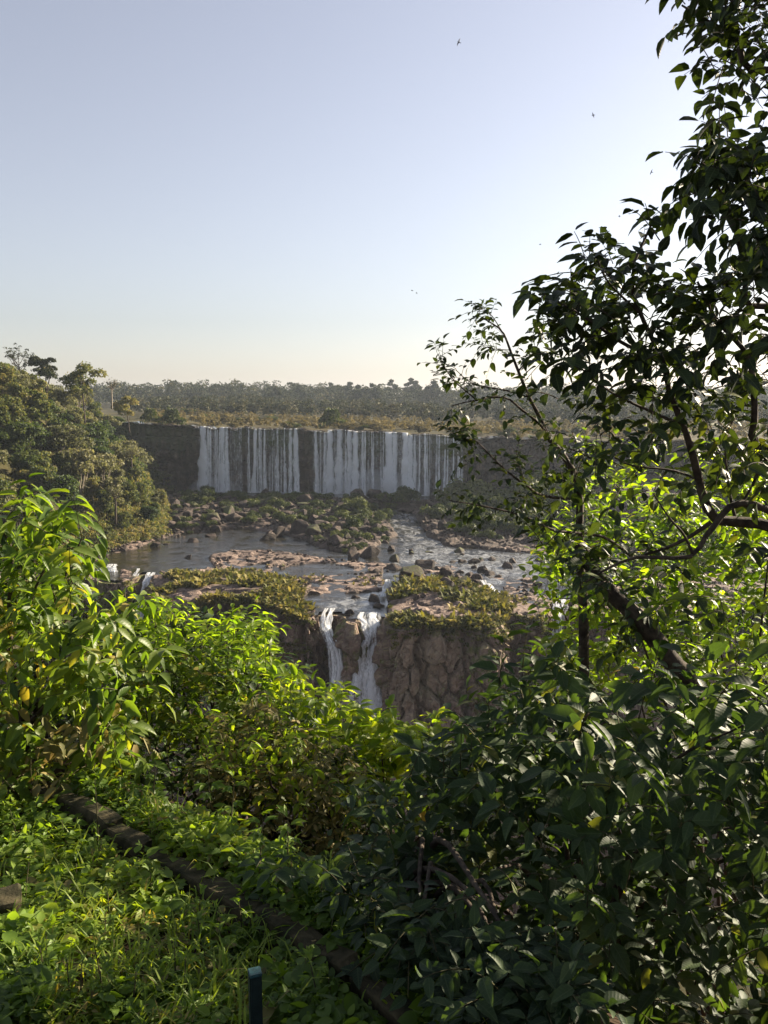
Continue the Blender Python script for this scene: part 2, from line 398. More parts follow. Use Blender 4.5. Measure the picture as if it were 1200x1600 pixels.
# ---- plateau behind the lip, rolling up to the horizon
tt = np.concatenate([[-1.2, 0.4, 2, 4, 7, 11, 16, 22, 30], np.geomspace(40, 1900, 40)])
xs = np.concatenate([np.linspace(-1900, lipc[0, 0] - 5, 24), lipc[::5, 0], np.linspace(lipc[-1, 0] + 5, 1900, 24)])
X, Tg = np.meshgrid(xs, tt)
Y0 = lip_y(X); Zl = lip_z(X)
def plateau_z(x, y):
    t = np.maximum(y - lip_y(x), -2)
    p = np.stack([np.asarray(x, float) * .01, np.asarray(y, float) * .01, 0 * t], -1)
    return lip_z(x) - .25 + 4.5 * smooth(20, 420, t) + 9 * smooth(300, 1300, t) + .5 * fbm(p * 8, 3, 31) * smooth(2, 12, t) + 3 * fbm(p, 3, 33) * smooth(60, 400, t)
Yg = Y0 + Tg; Zg = plateau_z(X, Yg)
struct('plateau', mesh_from('plateau', np.stack([X, Yg, Zg], -1).reshape(-1, 3), [grid_faces(len(tt), len(xs))]), M['plateau'])
# shallow river running to the lip
xs2 = lipc[60:430:3, 0]; tt2 = V(-.9, .5, 3, 7, 10)
X, Tg = np.meshgrid(xs2, tt2); Yg = lip_y(X) + Tg
Zg = lip_z(X) - .1 + .01 * Tg
struct('upper_river', mesh_from('upper_river', np.stack([X, Yg, Zg], -1).reshape(-1, 3), [grid_faces(len(tt2), len(xs2))]), M['river'])

# ---- left valley slope under the forest
SHORE = shelfp([(-260, 935), (-60, 905), (60, 888), (140, 872), (215, 850), (258, 836), (268, 815), (262, 792), (250, 775)])
SHORE = np.vstack([SHORE, [(-84, 330), (-88, 360)]])
sh = curve(np.c_[SHORE, 0 * SHORE[:, 0]], 160)[:, :2]
def hill_z(x, y):
    p = np.stack([np.asarray(x, float), np.asarray(y, float)], -1)
    d2 = ((p[..., None, :] - sh) ** 2).sum(-1); i = d2.argmin(-1); d = np.sqrt(d2.min(-1))
    inside = p[..., 0] < np.interp(p[..., 1], sh[:, 1], sh[:, 0])
    d = np.where(inside, d, -d)
    q = np.stack([p[..., 0] * .05, p[..., 1] * .05, 0 * d], -1)
    top = np.interp(p[..., 1], [140, 200, 260, 320, 400], [1, 0., -2, -7.5, -9])
    return np.minimum(ZW - 1.2 + .9 * np.maximum(d, -4) + 2.5 * fbm(q, 3, 41), top + .03 * d + 2 * fbm(q, 2, 43))
hill_exact = hill_z; hill_z = lookup(hill_exact, -340, -50, 105, 430, 1.6)
hx = np.linspace(-330, -60, 110); hy = np.linspace(110, 420, 110)
X, Yg = np.meshgrid(hx, hy); Zg = hill_z(X, Yg)
struct('valley_slope', mesh_from('valley_slope', np.stack([X, Yg, Zg], -1).reshape(-1, 3), [grid_faces(110, 110)]), M['litter'])

# ---- rock shelf between the two tiers of falls
LOWLIP = np.array([(-90, 915), (-40, 913), (60, 910), (130, 906), (150, 908), (186, 910), (206, 908), (216, 898), (232, 899), (240, 925), (262, 948), (310, 952), (350, 944), (400, 948), (446, 962), (478, 970), (495, 966),
                   (502, 960), (537, 961), (545, 974), (556, 975), (562, 968), (597, 968), (603, 980), (622, 990), (655, 986), (700, 984), (745, 984), (776, 978), (790, 962),
                   (830, 966), (856, 958), (862, 938), (896, 938), (902, 956), (980, 965), (1060, 962), (1150, 958)], float)
lp = onz(LOWLIP[:, 0], LOWLIP[:, 1], ZW)
lpc = curve(lp, 1200)
seg = np.concatenate([[0], np.cumsum(np.linalg.norm(np.diff(lpc[:, :2], axis=0), axis=1))])
NL = 860
lo = np.stack([np.interp(np.linspace(0, seg[-1], NL), seg, lpc[:, i]) for i in range(3)], -1)

POND = shelfp([(150, 884), (185, 866), (228, 852), (262, 840), (300, 832), (380, 826), (440, 838), (480, 846), (540, 864), (572, 868), (588, 852), (620, 836), (600, 818), (632, 806), (655, 812), (668, 838),
               (700, 852), (760, 858), (840, 866), (940, 872), (940, 902), (860, 910), (800, 900), (752, 898), (700, 884), (660, 872), (600, 880), (560, 876), (470, 866), (420, 862), (366, 858), (340, 868), (330, 888), (296, 902), (250, 898), (200, 890)])
POOLS = [shelfp(p) for p in ([(428, 892), (468, 882), (520, 880), (552, 888), (530, 896), (470, 902), (440, 902)], [(386, 884), (420, 881), (412, 889), (388, 890)],
         [(468, 944), (482, 928), (520, 930), (560, 926), (604, 922), (606, 950), (560, 952), (540, 946), (500, 952), (476, 948)], [(600, 890), (622, 870), (650, 886), (640, 906), (612, 920), (598, 930)],
         [(744, 898), (786, 908), (786, 940), (760, 930), (736, 908)], [(850, 900), (900, 905), (902, 945), (858, 945)], [(205, 893), (240, 893), (238, 910), (208, 910)],
         [(150, 880), (184, 880), (184, 912), (150, 912)], [(494, 940), (542, 940), (539, 967), (499, 966)], [(558, 940), (602, 940), (599, 974), (561, 974)])]
STREAM = shelfp([(585, 790), (640, 795), (655, 812), (668, 838), (640, 850), (620, 836), (600, 818), (560, 800)])
PLUNGE = np.array([(-90, 290), (-70, 287), (-40, 284), (0, 279), (30, 274), (60, 262), (75, 262), (80, 300), (-90, 320)], float)
RUBBLE = shelfp([(268, 774), (420, 774), (560, 778), (700, 785), (860, 800), (860, 850), (760, 850), (700, 850), (664, 830), (640, 806), (600, 812), (620, 838), (580, 852), (550, 866), (470, 842), (400, 826), (290, 834), (262, 838)])
RIDGE = shelfp([(244, 930), (262, 908), (330, 900), (400, 905), (470, 925), (490, 945), (478, 968), (440, 960), (380, 948), (320, 950), (260, 946)])
KNOLL = shelfp([(604, 935), (625, 915), (700, 918), (770, 930), (800, 950), (790, 966), (740, 984), (660, 986), (612, 985)])
gx = np.arange(-135, 150, .62); gy = np.arange(108, 316, .62)
X, Yg = np.meshgrid(gx, gy)
def blur(a, n):
    for _ in range(2):
        for ax in (0, 1):
            c = np.cumsum(np.concatenate([np.repeat(a.take([0], ax), n + 1, ax), a, np.repeat(a.take([-1], ax), n, ax)], ax), axis=ax)
            if ax == 0: a = (c[2 * n + 1:] - c[:-2 * n - 1]) / (2 * n + 1)
            else: a = (c[:, 2 * n + 1:] - c[:, :-2 * n - 1]) / (2 * n + 1)
    return a
P2 = np.stack([X, Yg, 0 * X], -1)
warp = np.stack([fbm(P2 * .12, 3, 51), fbm(P2 * .12, 3, 52)], -1) * 3.0
def mask(poly, n=2, wp=1.): return blur(inpoly(X + warp[..., 0] * wp, Yg + warp[..., 1] * wp, poly).astype(float), n)
wet = mask(POND, 2)
for p in POOLS: wet = np.maximum(wet, mask(p, 1, .35))
wet = np.maximum(wet, mask(STREAM, 2)); wet = np.maximum(wet, blur(inpoly(X, Yg, PLUNGE).astype(float), 3))
rub = mask(RUBBLE, 4); rid = mask(RIDGE, 5, .6); kn = mask(KNOLL, 4, .5)
f1, f2, cid = voro(P2 * V(.16, .24, 1), 9)
lumpy = fbm(P2 * .09, 5, 55); fine = fbm(P2 * .5, 4, 57)
H = .35 + .9 * lumpy + .4 * fine + .5 * (cid - .5) - .5 * smooth(.10, 0, f2 - f1)
H = np.floor(H / .34) * .34 * .88 + H * .12                              # layered basalt: low terraces
H = H + rub * (.7 + 1.6 * np.abs(fbm(P2 * .22, 4, 58))) + rid * (1.2 + .6 * lumpy) + kn * (1.6 + .8 * fbm(P2 * .2, 3, 59))
H = H * (1 - smooth(.25, .75, wet)) - 1.0 * smooth(.3, .8, wet) + .18 * fine * (wet > .3)
Hz = H + water_z(Yg) + .3 * smooth(250, 290, Yg)
# right bank climbs towards the cliff, left bank into the forest slope
bank = smooth(0, 46, X - np.interp(Yg, [150, 200, 240, 280, 300], [62, 44, 28, 34, 40]))
Hz = Hz + bank * (11 + 3 * fbm(P2 * .05, 3, 60)) * smooth(196, 225, Yg)
def shelf_z(x, y):
    i = np.clip(np.round((np.asarray(y) - gy[0]) / .62).astype(int), 0, len(gy) - 1); j = np.clip(np.round((np.asarray(x) - gx[0]) / .62).astype(int), 0, len(gx) - 1)
    return Hz[i, j]
yl = np.full(gx.shape, 0.)
order = np.argsort(lo[:, 0])
lipmask = np.zeros(X.shape, bool)
poly = np.vstack([lo[:, :2], [(400, 500), (-400, 500)]])
keep = inpoly(X, Yg, poly) & (Yg < lip_y(X) + 4)
idx = -np.ones(X.size, int); kf = keep.ravel(); idx[kf] = np.arange(kf.sum())
gf = grid_faces(len(gy), len(gx)); gf = gf[kf[gf].all(1)]
darkm = np.clip(1.3 * rub + .9 * smooth(.10, .45, wet) + .5 * smooth(.1, .5, lumpy) + .9 * smooth(185, 205, Yg) * (X > 5) - .1, 0, 1)     # rubble and wet rims are dark basalt
struct('rock_shelf', mesh_from('rock_shelf', np.stack([X, Yg, Hz], -1).reshape(-1, 3)[kf], [idx[gf]], darkm.ravel()[kf], None, False), M['shelf'])

# ---- river over the shelf (one gently stepped sheet)
rx = np.linspace(-125, 120, 180); ry = np.concatenate([np.linspace(112, 236, 110), np.linspace(238, 312, 60)])
Xr, Yr = np.meshgrid(rx, ry)
kr = (inpoly(Xr, Yr, np.vstack([lo[:, :2] + V(0, .8), [(400, 500), (-400, 500)]])) & (Yr < lip_y(Xr) + 2)).ravel()
idx = -np.ones(Xr.size, int); idx[kr] = np.arange(kr.sum()); gf = grid_faces(len(ry), len(rx)); gf = gf[kr[gf].all(1)]
RUN = shelfp([(600, 795), (650, 800), (672, 835), (720, 858), (860, 866), (860, 905), (790, 912), (790, 945), (740, 920), (690, 890), (640, 880), (600, 900), (612, 955), (560, 960), (490, 955), (500, 935), (590, 925), (596, 880), (625, 850), (600, 818)])
CALM = shelfp([(150, 884), (250, 845), (380, 826), (480, 846), (540, 864), (470, 866), (340, 868), (296, 902)])
run = np.clip(blur(inpoly(Xr, Yr, RUN).astype(float), 1) + .45 * smooth(250, 262, Yr), 0, 1) * (1 - inpoly(Xr, Yr, CALM))
struct('river', mesh_from('river', np.stack([Xr, Yr, water_z(Yr)], -1).reshape(-1, 3)[kr], [idx[gf]], run.ravel()[kr]), M['river'])

# ---- lower cliff of the gorge, following the lip in plan
rows = np.concatenate([[-3, -1.2], np.linspace(0, 36, 110), [44, 52]])
S, T = np.meshgrid(np.arange(NL), rows)
S = S.ravel(); d = T.ravel(); base = lo[S].copy()
top = np.interp(np.arange(NL), np.arange(NL), shelf_z(lo[:, 0], lo[:, 1] + .6)); top = np.maximum(top, ZW - .3)
top = np.convolve(np.pad(top, 3, 'edge'), np.ones(7) / 7, 'valid')
tang = np.gradient(lo, axis=0); nor = nrm(np.stack([tang[:, 1], -tang[:, 0], 0 * tang[:, 0]], -1))
k9 = np.ones(31) / 31
nor = nrm(np.stack([np.convolve(np.pad(nor[:, i], 15, 'edge'), k9, 'valid') for i in range(3)], -1))
z = top[S] - np.maximum(d, 0)
q = np.stack([base[:, 0], base[:, 1], z], -1)
fa, fb, cid = voro((q + .8 * np.stack([fbm(q * .3, 2, 1), fbm(q * .3, 2, 2), fbm(q * .3, 2, 3)], -1)) * V(.30, .30, .17), 13)
fc, fd, cid2 = voro(q * V(.8, .8, .55), 17)
off = 2.6 * fbm(q * V(.09, .09, .05), 4, 15) + 2.1 * (cid - .5) - .9 * smooth(.13, 0, fb - fa) + .55 * (cid2 - .5) - .3 * smooth(.1, 0, fd - fc) + .3 * fbm(q * 1.1, 4, 18)
fe, ff, cid3 = voro((q + 1.2 * np.stack([fbm(q * .2, 2, 4), fbm(q * .2, 2, 5), fbm(q * .2, 2, 6)], -1)) * V(.13, .13, .035), 23)      # tall buttresses parted by clefts
off = off + 2.4 * (cid3 - .4) - 1.8 * smooth(.14, 0, ff - fe) - .5 * smooth(.09, 0, fb - fa)
off = off + .10 * np.maximum(d, 0) * smooth(0, 30, d) + 1.1 * smooth(12, 16, d + 3 * fbm(q * V(.07, .07, 0), 2, 19)) + .9 * smooth(22, 25, d + 4 * fbm(q * V(.06, .06, 0), 2, 29))
off = off * smooth(-.5, 2.5, d)
off = np.where(d < 0, d * 1.0, off)
vv = base + nor[S] * off[:, None]; vv[:, 2] = z - np.where(d < 0, .25 * (-d) / 3 + .05, 0) - .6 * smooth(.0, 2.5, d) * (d < 2.5) * 0
LOWV = vv.reshape(len(rows), NL, 3)
lpx, _ = proj(base); pale = np.clip(np.interp(lpx, [600, 625, 665, 700, 760, 790, 840], [0, .7, .9, .35, .1, .4, 0]) * smooth(19, 8, d) * smooth(.5, 2, d) + .5 * fbm(q * .25, 3, 99) - .1, 0, 1)     # pale weathered face of the headland
struct('lower_cliff', mesh_from('lower_cliff', vv, [grid_faces(len(rows), NL)[:, ::-1]], pale, None, False), M['low_cliff'])

# ---- near bank: the slope below the viewpoint
def near_z(x, y):
    x = np.asarray(x, float); y = np.asarray(y, float)
    kx = np.interp(y, [2.2, 3, 4, 5, 6.2, 9], [.6, .12, -.75, -1.65, -2.8, -5.4])       # kerb line in plan
    z = -2.06 - .165 * y + .04 * np.clip(x, -4, 4)
    z = z + .14 * smooth(-.05, .12, x - kx) * (y < 7.5)
    z = np.where(y < 2.4, np.maximum(z, -1.75 - .3 * np.maximum(y, 0)), z)
    sk = (x - kx) * .74 * 1.05                                                 # how far beyond the kerb, towards the gorge
    z = z - .72 * np.maximum(sk - .45, 0) * (y > 2.6) - .75 * np.maximum(y - 8.2 - .25 * x, 0)
    p = np.stack([x, y, 0 * x], -1)
    return np.maximum(z + .05 * fbm(p * 1.5, 3, 71) + .35 * fbm(p * .35, 2, 73) * smooth(6, 9, y), -92)
near_exact = near_z; near_tab = lookup(near_exact, -9, 14, -1, 16, .06)
def near_z(x, y): return np.where(np.asarray(y) < 15.8, near_tab(x, np.minimum(y, 15.8)), near_exact(x, y)) if np.max(y) > 15.8 else near_tab(x, y)
nx = np.linspace(-14, 22, 150); ny = np.concatenate([np.linspace(-8, 1.5, 20), np.linspace(1.7, 9, 100), np.linspace(9.5, 110, 50)])
X, Yg = np.meshgrid(nx, ny)
struct('near_bank', mesh_from('near_bank', np.stack([X * np.maximum(1, Yg / 9), Yg, near_exact(X * np.maximum(1, Yg / 9), Yg)], -1).reshape(-1, 3), [grid_faces(len(ny), len(nx))]), M['soil'])

# ================================================================== waterfalls
def strand(path, width, tint, cols=5, belly=.25, seed=0, wob=.15):
    """a rope of falling water: path (n,3) of its centre line, width per row; a curved, slightly ragged ribbon with a rounded front"""
    n = len(path); width = np.broadcast_to(np.asarray(width, float), (n,))
    u = np.linspace(-1, 1, cols)
    p = path[:, None, :].repeat(cols, 1).copy()
    p[..., 0] += width[:, None] * .5 * u[None]
    p[..., 1] -= np.sqrt(np.maximum(0, 1 - u[None] ** 2)) * width[:, None] * belly
    q = np.stack([p[..., 0] * .8, p[..., 2] * .35, np.full(p.shape[:2], seed * 3.7)], -1)
    p[..., 0] += wob * width[:, None] * vnoise(q * 1.3, 3); p[..., 1] += wob * width[:, None] * vnoise(q * 1.7, 4)
    t = np.clip(np.broadcast_to(np.asarray(tint, float), (n,))[:, None] - .5 * np.abs(u)[None] ** 2, 0, 1)
    return p.reshape(-1, 3), [grid_faces(n, cols)], np.broadcast_to(t, (n, cols)).ravel()
def upper_fall(label, spans, veil, seed):
    r = np.random.default_rng(seed)
    allx = [s[0] for s in spans]
    cx = float(np.mean(allx)); b = at(cx, 770, 300)
    root = empty('waterfall', b); tag(root, label, 'waterfall', 'falls over the upper cliff')
    def path(px, top=0., end=1.0, lean=0., out=1.):
        xw = (px - 600) / F * np.interp(px, LIP[:, 0], LIP[:, 1]); y0 = lip_y(xw); z0 = lip_z(xw) + .1 - top * 25
        zb = water_z(y0 - 3) + .1; t = np.linspace(0, 1, 26); z = z0 + (zb - z0) * t * end
        y = y0 - .4 - (1.2 + out) * np.sqrt(t) * 1.15
        pre = np.stack([[xw, y0 + 1.2, z0 + .05], [xw, y0 + .2, z0 + .06]]) if top == 0 else np.zeros((0, 3))
        return np.vstack([pre, np.stack([xw + lean * t * t, y, z], -1)]) - b
    for (px, wpx, tint, top) in spans:
        wm = wpx / F * 302
        pa = path(px, top, 1.0, r.normal(0, .35), r.uniform(.2, 1.4)); n = len(pa)
        wd = wm * np.linspace(.6, 1.3, n) * (1 + .28 * vnoise(np.c_[np.arange(n) * .35, np.full(n, px), np.zeros(n)], 5))
        v, f, t = strand(pa, wd, np.clip(tint + .12 * vnoise(np.c_[np.arange(n) * .3, np.full(n, px + 7.), np.zeros(n)], 6) - .12 * np.linspace(0, 1, n) * (tint < .7), 0, 1), 6 if wpx > 5 else 4, .3, r.integers(1e5))
        me = mesh_from('water_strand', v, f, t); mt = M['fall_strong'] if tint > .62 else M['fall_thin']
        link('water_strand', me, mt, root)
    for (x0, x1, tint) in veil:                                   # the thin veil between the ropes
        px = np.linspace(x0, x1, max(4, int((x1 - x0) / 3))); ps = np.stack([path(q, 0., 1., 0, .1 + .5 * h3(np.array([i]), np.array([seed]), np.array([1]))[0]) for i, q in enumerate(px)], 1)
        link('water_veil', mesh_from('water_veil', ps.reshape(-1, 3), [grid_faces(ps.shape[0], ps.shape[1])], np.full(ps.shape[0] * ps.shape[1], tint)), M['fall_veil'], root)
    return root
def spans_of(r, x0, x1, n, wlo, whi, tlo, thi, ptop=.25):
    xs = np.sort(r.uniform(x0, x1, n))
    return [(x, r.uniform(wlo, whi), r.uniform(tlo, thi), r.uniform(.2, .5) if r.random() < ptop else 0.) for x in xs]
r = np.random.default_rng(5)
upper_fall('white double plume at the left end of the upper falls',
           [(319, 13, .95, 0), (327, 9, .8, 0), (337, 6, .6, 0), (350, 12, .95, 0), (356, 8, .75, 0)] + spans_of(r, 362, 379, 16, 1.3, 4, .42, .65) + spans_of(r, 314, 358, 22, 1.5, 4, .5, .8, 0), [(312, 360, .46), (360, 380, .36)], 1)
upper_fall('broken curtain of thin white ropes over green moss, middle section of the upper falls',
           [(390, 4, .68, 0), (400, 6, .95, 0), (407, 7, .66, 0), (414, 5, .75, 0), (463, 9, .9, 0), (455, 6, .75, 0), (432, 4, .7, .4), (446, 4, .7, .35)] + spans_of(r, 386, 467, 56, .9, 3., .40, .76, .4), [(386, 404, .34), (404, 468, .40)], 2)
upper_fall('long unbroken white curtain, the widest section of the upper falls',
           [(494, 7, .8, 0), (508, 6, .7, 0), (516, 12, .95, 0), (531, 13, .9, 0), (546, 10, .75, 0), (556, 11, 1., 0), (567, 5, .85, 0), (577, 5, .6, 0), (608, 17, 1., 0), (617, 9, .8, 0), (633, 13, 1., 0), (641, 11, .95, 0), (648, 6, .8, 0), (664, 4.5, .9, 0)]
           + spans_of(r, 490, 600, 64, .9, 3.2, .40, .78, .35) + spans_of(r, 600, 655, 26, 1.2, 4, .4, .75, .3) + spans_of(r, 655, 722, 44, 1., 2.8, .5, .8, .35), [(489, 572, .46), (572, 600, .36), (598, 655, .52), (655, 690, .42), (690, 723, .5)], 3)

def low_fall(name, label, ctrl, n, seed, rows=44, mat='fall_low', group='falls of the lower tier'):
    """ctrl: (px, py, width px, distance); several overlapping ropes follow the same broken drop"""
    r = np.random.default_rng(seed); c = np.array(ctrl, float)
    cc = curve(c, rows); b = at(c[-1, 0], c[-1, 1], c[-1, 3]); root = empty(name, b); tag(root, label, 'waterfall', group)
    n = int(n * 4.5)
    for k in range(n):
        u = r.uniform(-.5, .5); a0 = 0 if r.random() < .45 else int(r.integers(0, int(rows * .6))); a1 = rows if r.random() < .6 else min(rows, a0 + int(r.integers(rows // 3, rows)))
        if a1 - a0 < 8: a1 = min(rows, a0 + 8); a0 = a1 - 8
        c_ = cc[a0:a1]; m = len(c_); ph = np.c_[np.arange(a0, a1) * .22, np.full(m, seed + u * 6), np.zeros(m)]
        px = c_[:, 0] + (u * .92 + .12 * vnoise(ph + 5., 2)) * c_[:, 2]
        p = at(px, c_[:, 1], c_[:, 3] - r.uniform(0, .9) - .35 * vnoise(ph * 1.7, 3)) - b
        wm = c_[:, 2] / F * c_[:, 3] * r.uniform(.07, .30) * np.linspace(.7, 1.5, m); fade = smooth(0, 4, np.arange(m)) if a0 else np.ones(m); fade = fade * (smooth(m - 1, m - 7, np.arange(m)) if a1 < rows else 1)
        v, f, t = strand(p, np.maximum(wm, .10), np.clip(r.uniform(.45, 1.) * fade + .1 * vnoise(ph * 3, 8), 0, 1), 5, .3, seed * 31 + k, .2)
        link('water_strand', mesh_from('water', v, f, t), M[mat], root)
    return root
low_fall('waterfall', 'narrow twisting cascade dropping into the gorge beside a dark rock rib', [(515, 950, 15, 138.0), (511, 961, 17, 133.4), (508, 974, 20, 131.6), (512, 992, 22, 130.6), (521, 1012, 23, 129.8), (526, 1060, 26, 129.0), (522, 1100, 30, 128.2), (518, 1150, 40, 127.4)], 8, 41)
low_fall('waterfall', 'broad white plunge widening down the gorge wall against the mossy headland', [(578, 956, 28, 135.4), (579, 967, 31, 131.4), (580, 980, 29, 129.6), (581, 998, 30, 128.9), (577, 1020, 38, 128.8), (574, 1060, 44, 127.8), (574, 1110, 54, 127.0), (578, 1160, 62, 126.4)], 12, 42)
low_fall('waterfall', 'slanting white spout running off the ledge left of the grassy ridge', [(236, 894, 12, 167), (233, 902, 14, 164.5), (229, 915, 15, 162.5), (224, 940, 17, 161), (218, 968, 20, 160), (214, 1000, 22, 159)], 7, 43)
low_fall('waterfall', 'short wide white drop over the pink ledge at the pond outlet', [(168, 881, 28, 174), (168, 886, 30, 171.0), (167, 893, 31, 170.0), (166, 904, 33, 169.4), (165, 909, 36, 168.9)], 8, 44)
low_fall('waterfall', 'small white spill half hidden by the tall leafy shrub', [(150, 908, 10, 166), (146, 915, 14, 163), (140, 930, 18, 161), (134, 950, 20, 160)], 5, 45)
low_fall('waterfall', 'tall pale fall seen through the branches of the leaning tree', [(880, 936, 24, 141), (876, 948, 26, 138), (872, 975, 26, 136.5), (876, 1020, 28, 135.5), (880, 1080, 30, 134.5), (882, 1130, 32, 133.8)], 9, 46)
low_fall('cascade', 'small foaming cascade stepping down between flat rocks of the main stream', [(752, 906, 20, 156.5), (757, 914, 24, 153.5), (765, 922, 26, 151), (778, 934, 20, 147.5)], 6, 47, 24)
low_fall('cascade', 'thin white runnel trickling past the mossy rock block', [(606, 905, 8, 157), (603, 918, 9, 151), (600, 932, 12, 145)], 4, 48, 20)
low_fall('cascade', 'tiny white spout between two ledges of the pond outlet', [(217, 888, 6, 170), (214, 894, 8, 168), (211, 900, 9, 166.5)], 4, 49, 16)

# foam where the falls land
def foam(name, label, pts, seed):
    r = np.random.default_rng(seed); mb = MB()
    for (x, y, s) in pts:
        a = np.linspace(0, 2 * math.pi, 12, endpoint=False); rr = s * (1 + .3 * r.normal(size=12) * .5)
        z = float(water_z(y))
        ring = np.stack([x + np.cos(a) * rr * 1.4, y + np.sin(a) * rr, np.full(12, z + .03)], -1); mid = np.stack([x + np.cos(a) * rr * .8, y + np.sin(a) * rr * .6, z + .03 + s * r.uniform(.15, .5, 12)], -1)
        v = np.vstack([ring, mid, [(x, y, z + s * .5)]]); j = np.arange(12); kx = (j + 1) % 12
        mb.add(v, [np.stack([j, kx, 12 + kx, 12 + j], -1), np.stack([12 + j, 12 + kx, np.full(12, 24)], -1)], np.concatenate([np.full(12, .1), np.full(12, .7), [.9]]))
    return tag(link(name, mb.mesh(name), M['foam']), label, 'foam', None, 'stuff')
fp = []
for x0, x1 in ((312, 362), (388, 470), (490, 655), (658, 668)):
    for px in np.arange(x0, x1, 4.):
        xw = (px - 600) / F * 301; fp.append((xw, lip_y(xw) - 3.2 + rng.normal(0, .5), rng.uniform(.5, 1.3)))
foam('spray_foam', 'white foam along the foot of the upper falls', fp, 1)

# ================================================================== boulders
def rock_mesh(name, seed, flat=.75, cuts=11, sub=2):
    """a broken, angular block: the hull of a few points, its faces subdivided once and roughened"""
    r = np.random.default_rng(seed); bm = bmesh.new()
    p = nrm(r.normal(size=(int(r.integers(13, 19)), 3))) * r.uniform(.75, 1.1, 1) * V(1, r.uniform(.65, .95), flat * r.uniform(.85, 1.15))
    for c in p: bm.verts.new(c)
    g = bmesh.ops.convex_hull(bm, input=bm.verts[:]); bmesh.ops.delete(bm, geom=[x for x in g['geom_interior'] if isinstance(x, bmesh.types.BMVert)], context='VERTS')
    bmesh.ops.bevel(bm, geom=bm.edges[:], offset=.05, segments=1, affect='EDGES'); bmesh.ops.triangulate(bm, faces=bm.faces[:]); bmesh.ops.subdivide_edges(bm, edges=[e for e in bm.edges if e.calc_length() > .3], cuts=1)
    v = np.array([x.co[:] for x in bm.verts]); v = v * (1 + .10 * fbm(v * 2.6 + seed, 3, seed)[:, None]); v[:, 2] -= v[:, 2].min() * .55
    for x, c in zip(bm.verts, v): x.co = c
    bmesh.ops.triangulate(bm, faces=bm.faces[:]); bmesh.ops.recalc_face_normals(bm, faces=bm.faces[:])
    me = bpy.data.meshes.new(name); bm.to_mesh(me); bm.free()
    me.polygons.foreach_set('use_smooth', np.zeros(len(me.polygons), bool)); return me
ROCKS = [rock_mesh('boulder', 100 + i, [.75, .6, .9, .5][i % 4], 9 + i % 5) for i in range(12)]
for m_ in ROCKS: m_.materials.append(M['boulder'])
MOSSY = [rock_mesh('mossy_boulder', 300 + i) for i in range(4)]
for m_ in MOSSY: m_.materials.append(M['mossy'])
def put_rock(p, s, label, group=None, mossy=False, name='boulder', zs=1., r=rng, sink=.22):
    me = (MOSSY if mossy else ROCKS)[int(r.integers(0, 4 if mossy else 12))]
    o = link(name, me); o.location = (p[0], p[1], p[2] - sink * s); o.rotation_euler = (r.normal(0, .15), r.normal(0, .15), r.uniform(0, 6.28)); o.scale = (s * r.uniform(.85, 1.2), s * r.uniform(.8, 1.1), s * zs * r.uniform(.85, 1.1))
    return tag(o, label, 'boulder', group)
def ground_at(p): return np.maximum(shelf_z(p[..., 0], p[..., 1]), water_z(p[..., 1]) - .25)
def rock_px(px, py, wpx, label, group=None, **k):
    p = shelf(px, py); D = p[1]; z = float(ground_at(p)); 
    return put_rock((p[0], p[1], z), wpx / F * D * .55, label, group, **k)
# rocks that stand out singly
for a in [(664, 884, 46, 'largest dark angular boulder standing in the main stream'), (642, 892, 26, 'dark boulder leaning against the largest rock in the main stream', None), (616, 888, 34, 'rounded dark boulder on the near side of the mossy stack in the stream'),
          (616, 876, 40, 'tall boulder capped with yellow green moss beside the main stream', None, True), (600, 848, 28, 'square dark block standing up at the head of the main stream'), (697, 908, 42, 'broad flat topped brown block at the near edge of the stream'),
          (636, 906, 30, 'low dark slab in front of the largest stream boulder'), (716, 862, 36, 'dark boulder with a tuft of yellow grass on its crown, right of the stream', None, True), (742, 880, 34, 'long low grey boulder out in the open water'),
          (706, 878, 24, 'small dark rock awash in the open water'), (756, 892, 22, 'pointed rock just below the long low grey boulder'), (742, 888, 18, 'small rock wedged before the long low grey boulder'),
          (722, 878, 16, 'little rock poking from the rippled water'), (578, 870, 32, 'brown boulder closing the right end of the still pond'), (552, 872, 30, 'dark boulder at the corner of the still pond', None),
          (470, 836, 40, 'bulky dark boulder on the back shore of the still pond'), (436, 838, 36, 'sloping pale faced boulder on the back shore of the still pond'), (416, 842, 30, 'low wedge shaped boulder dipping into the still pond'),
          (295, 872, 15, 'lone small brown rock in the middle of the still pond'), (486, 846, 34, 'jagged boulder reflected in the still pond'), (590, 896, 26, 'flat dark rock beside the shallow sky pool'),
          (584, 940, 26, 'rounded boulder in the water above the broad plunge'), (556, 934, 24, 'smooth dark boulder between the two gorge falls'), (547, 958, 24, 'tall dark rib of rock splitting the two gorge falls', None), (592, 948, 20, 'small boulder at the brink of the broad plunge'),
          (640, 918, 56, 'mossy block with a sunlit grassy top above the headland', None, True), (700, 932, 40, 'flat brown block behind the grassy headland'), (725, 926, 34, 'grass edged rock beside the foaming cascade', None, True),
          (300, 846, 30, 'broad dark boulder at the foot of the forest by the pond'), (330, 838, 22, 'brown boulder on the shore below the forest'), (260, 850, 20, 'reddish rock on the shore below the forest'), (245, 854, 16, 'small reddish rock at the water below the forest'),
          (205, 886, 18, 'dark overhung rock beside the short wide drop'), (255, 897, 16, 'dark slab at the edge of the pond outlet')]:
    px, py, wd, lab = a[:4]; rock_px(px, py, wd, lab, mossy=(len(a) > 5 and a[5]))
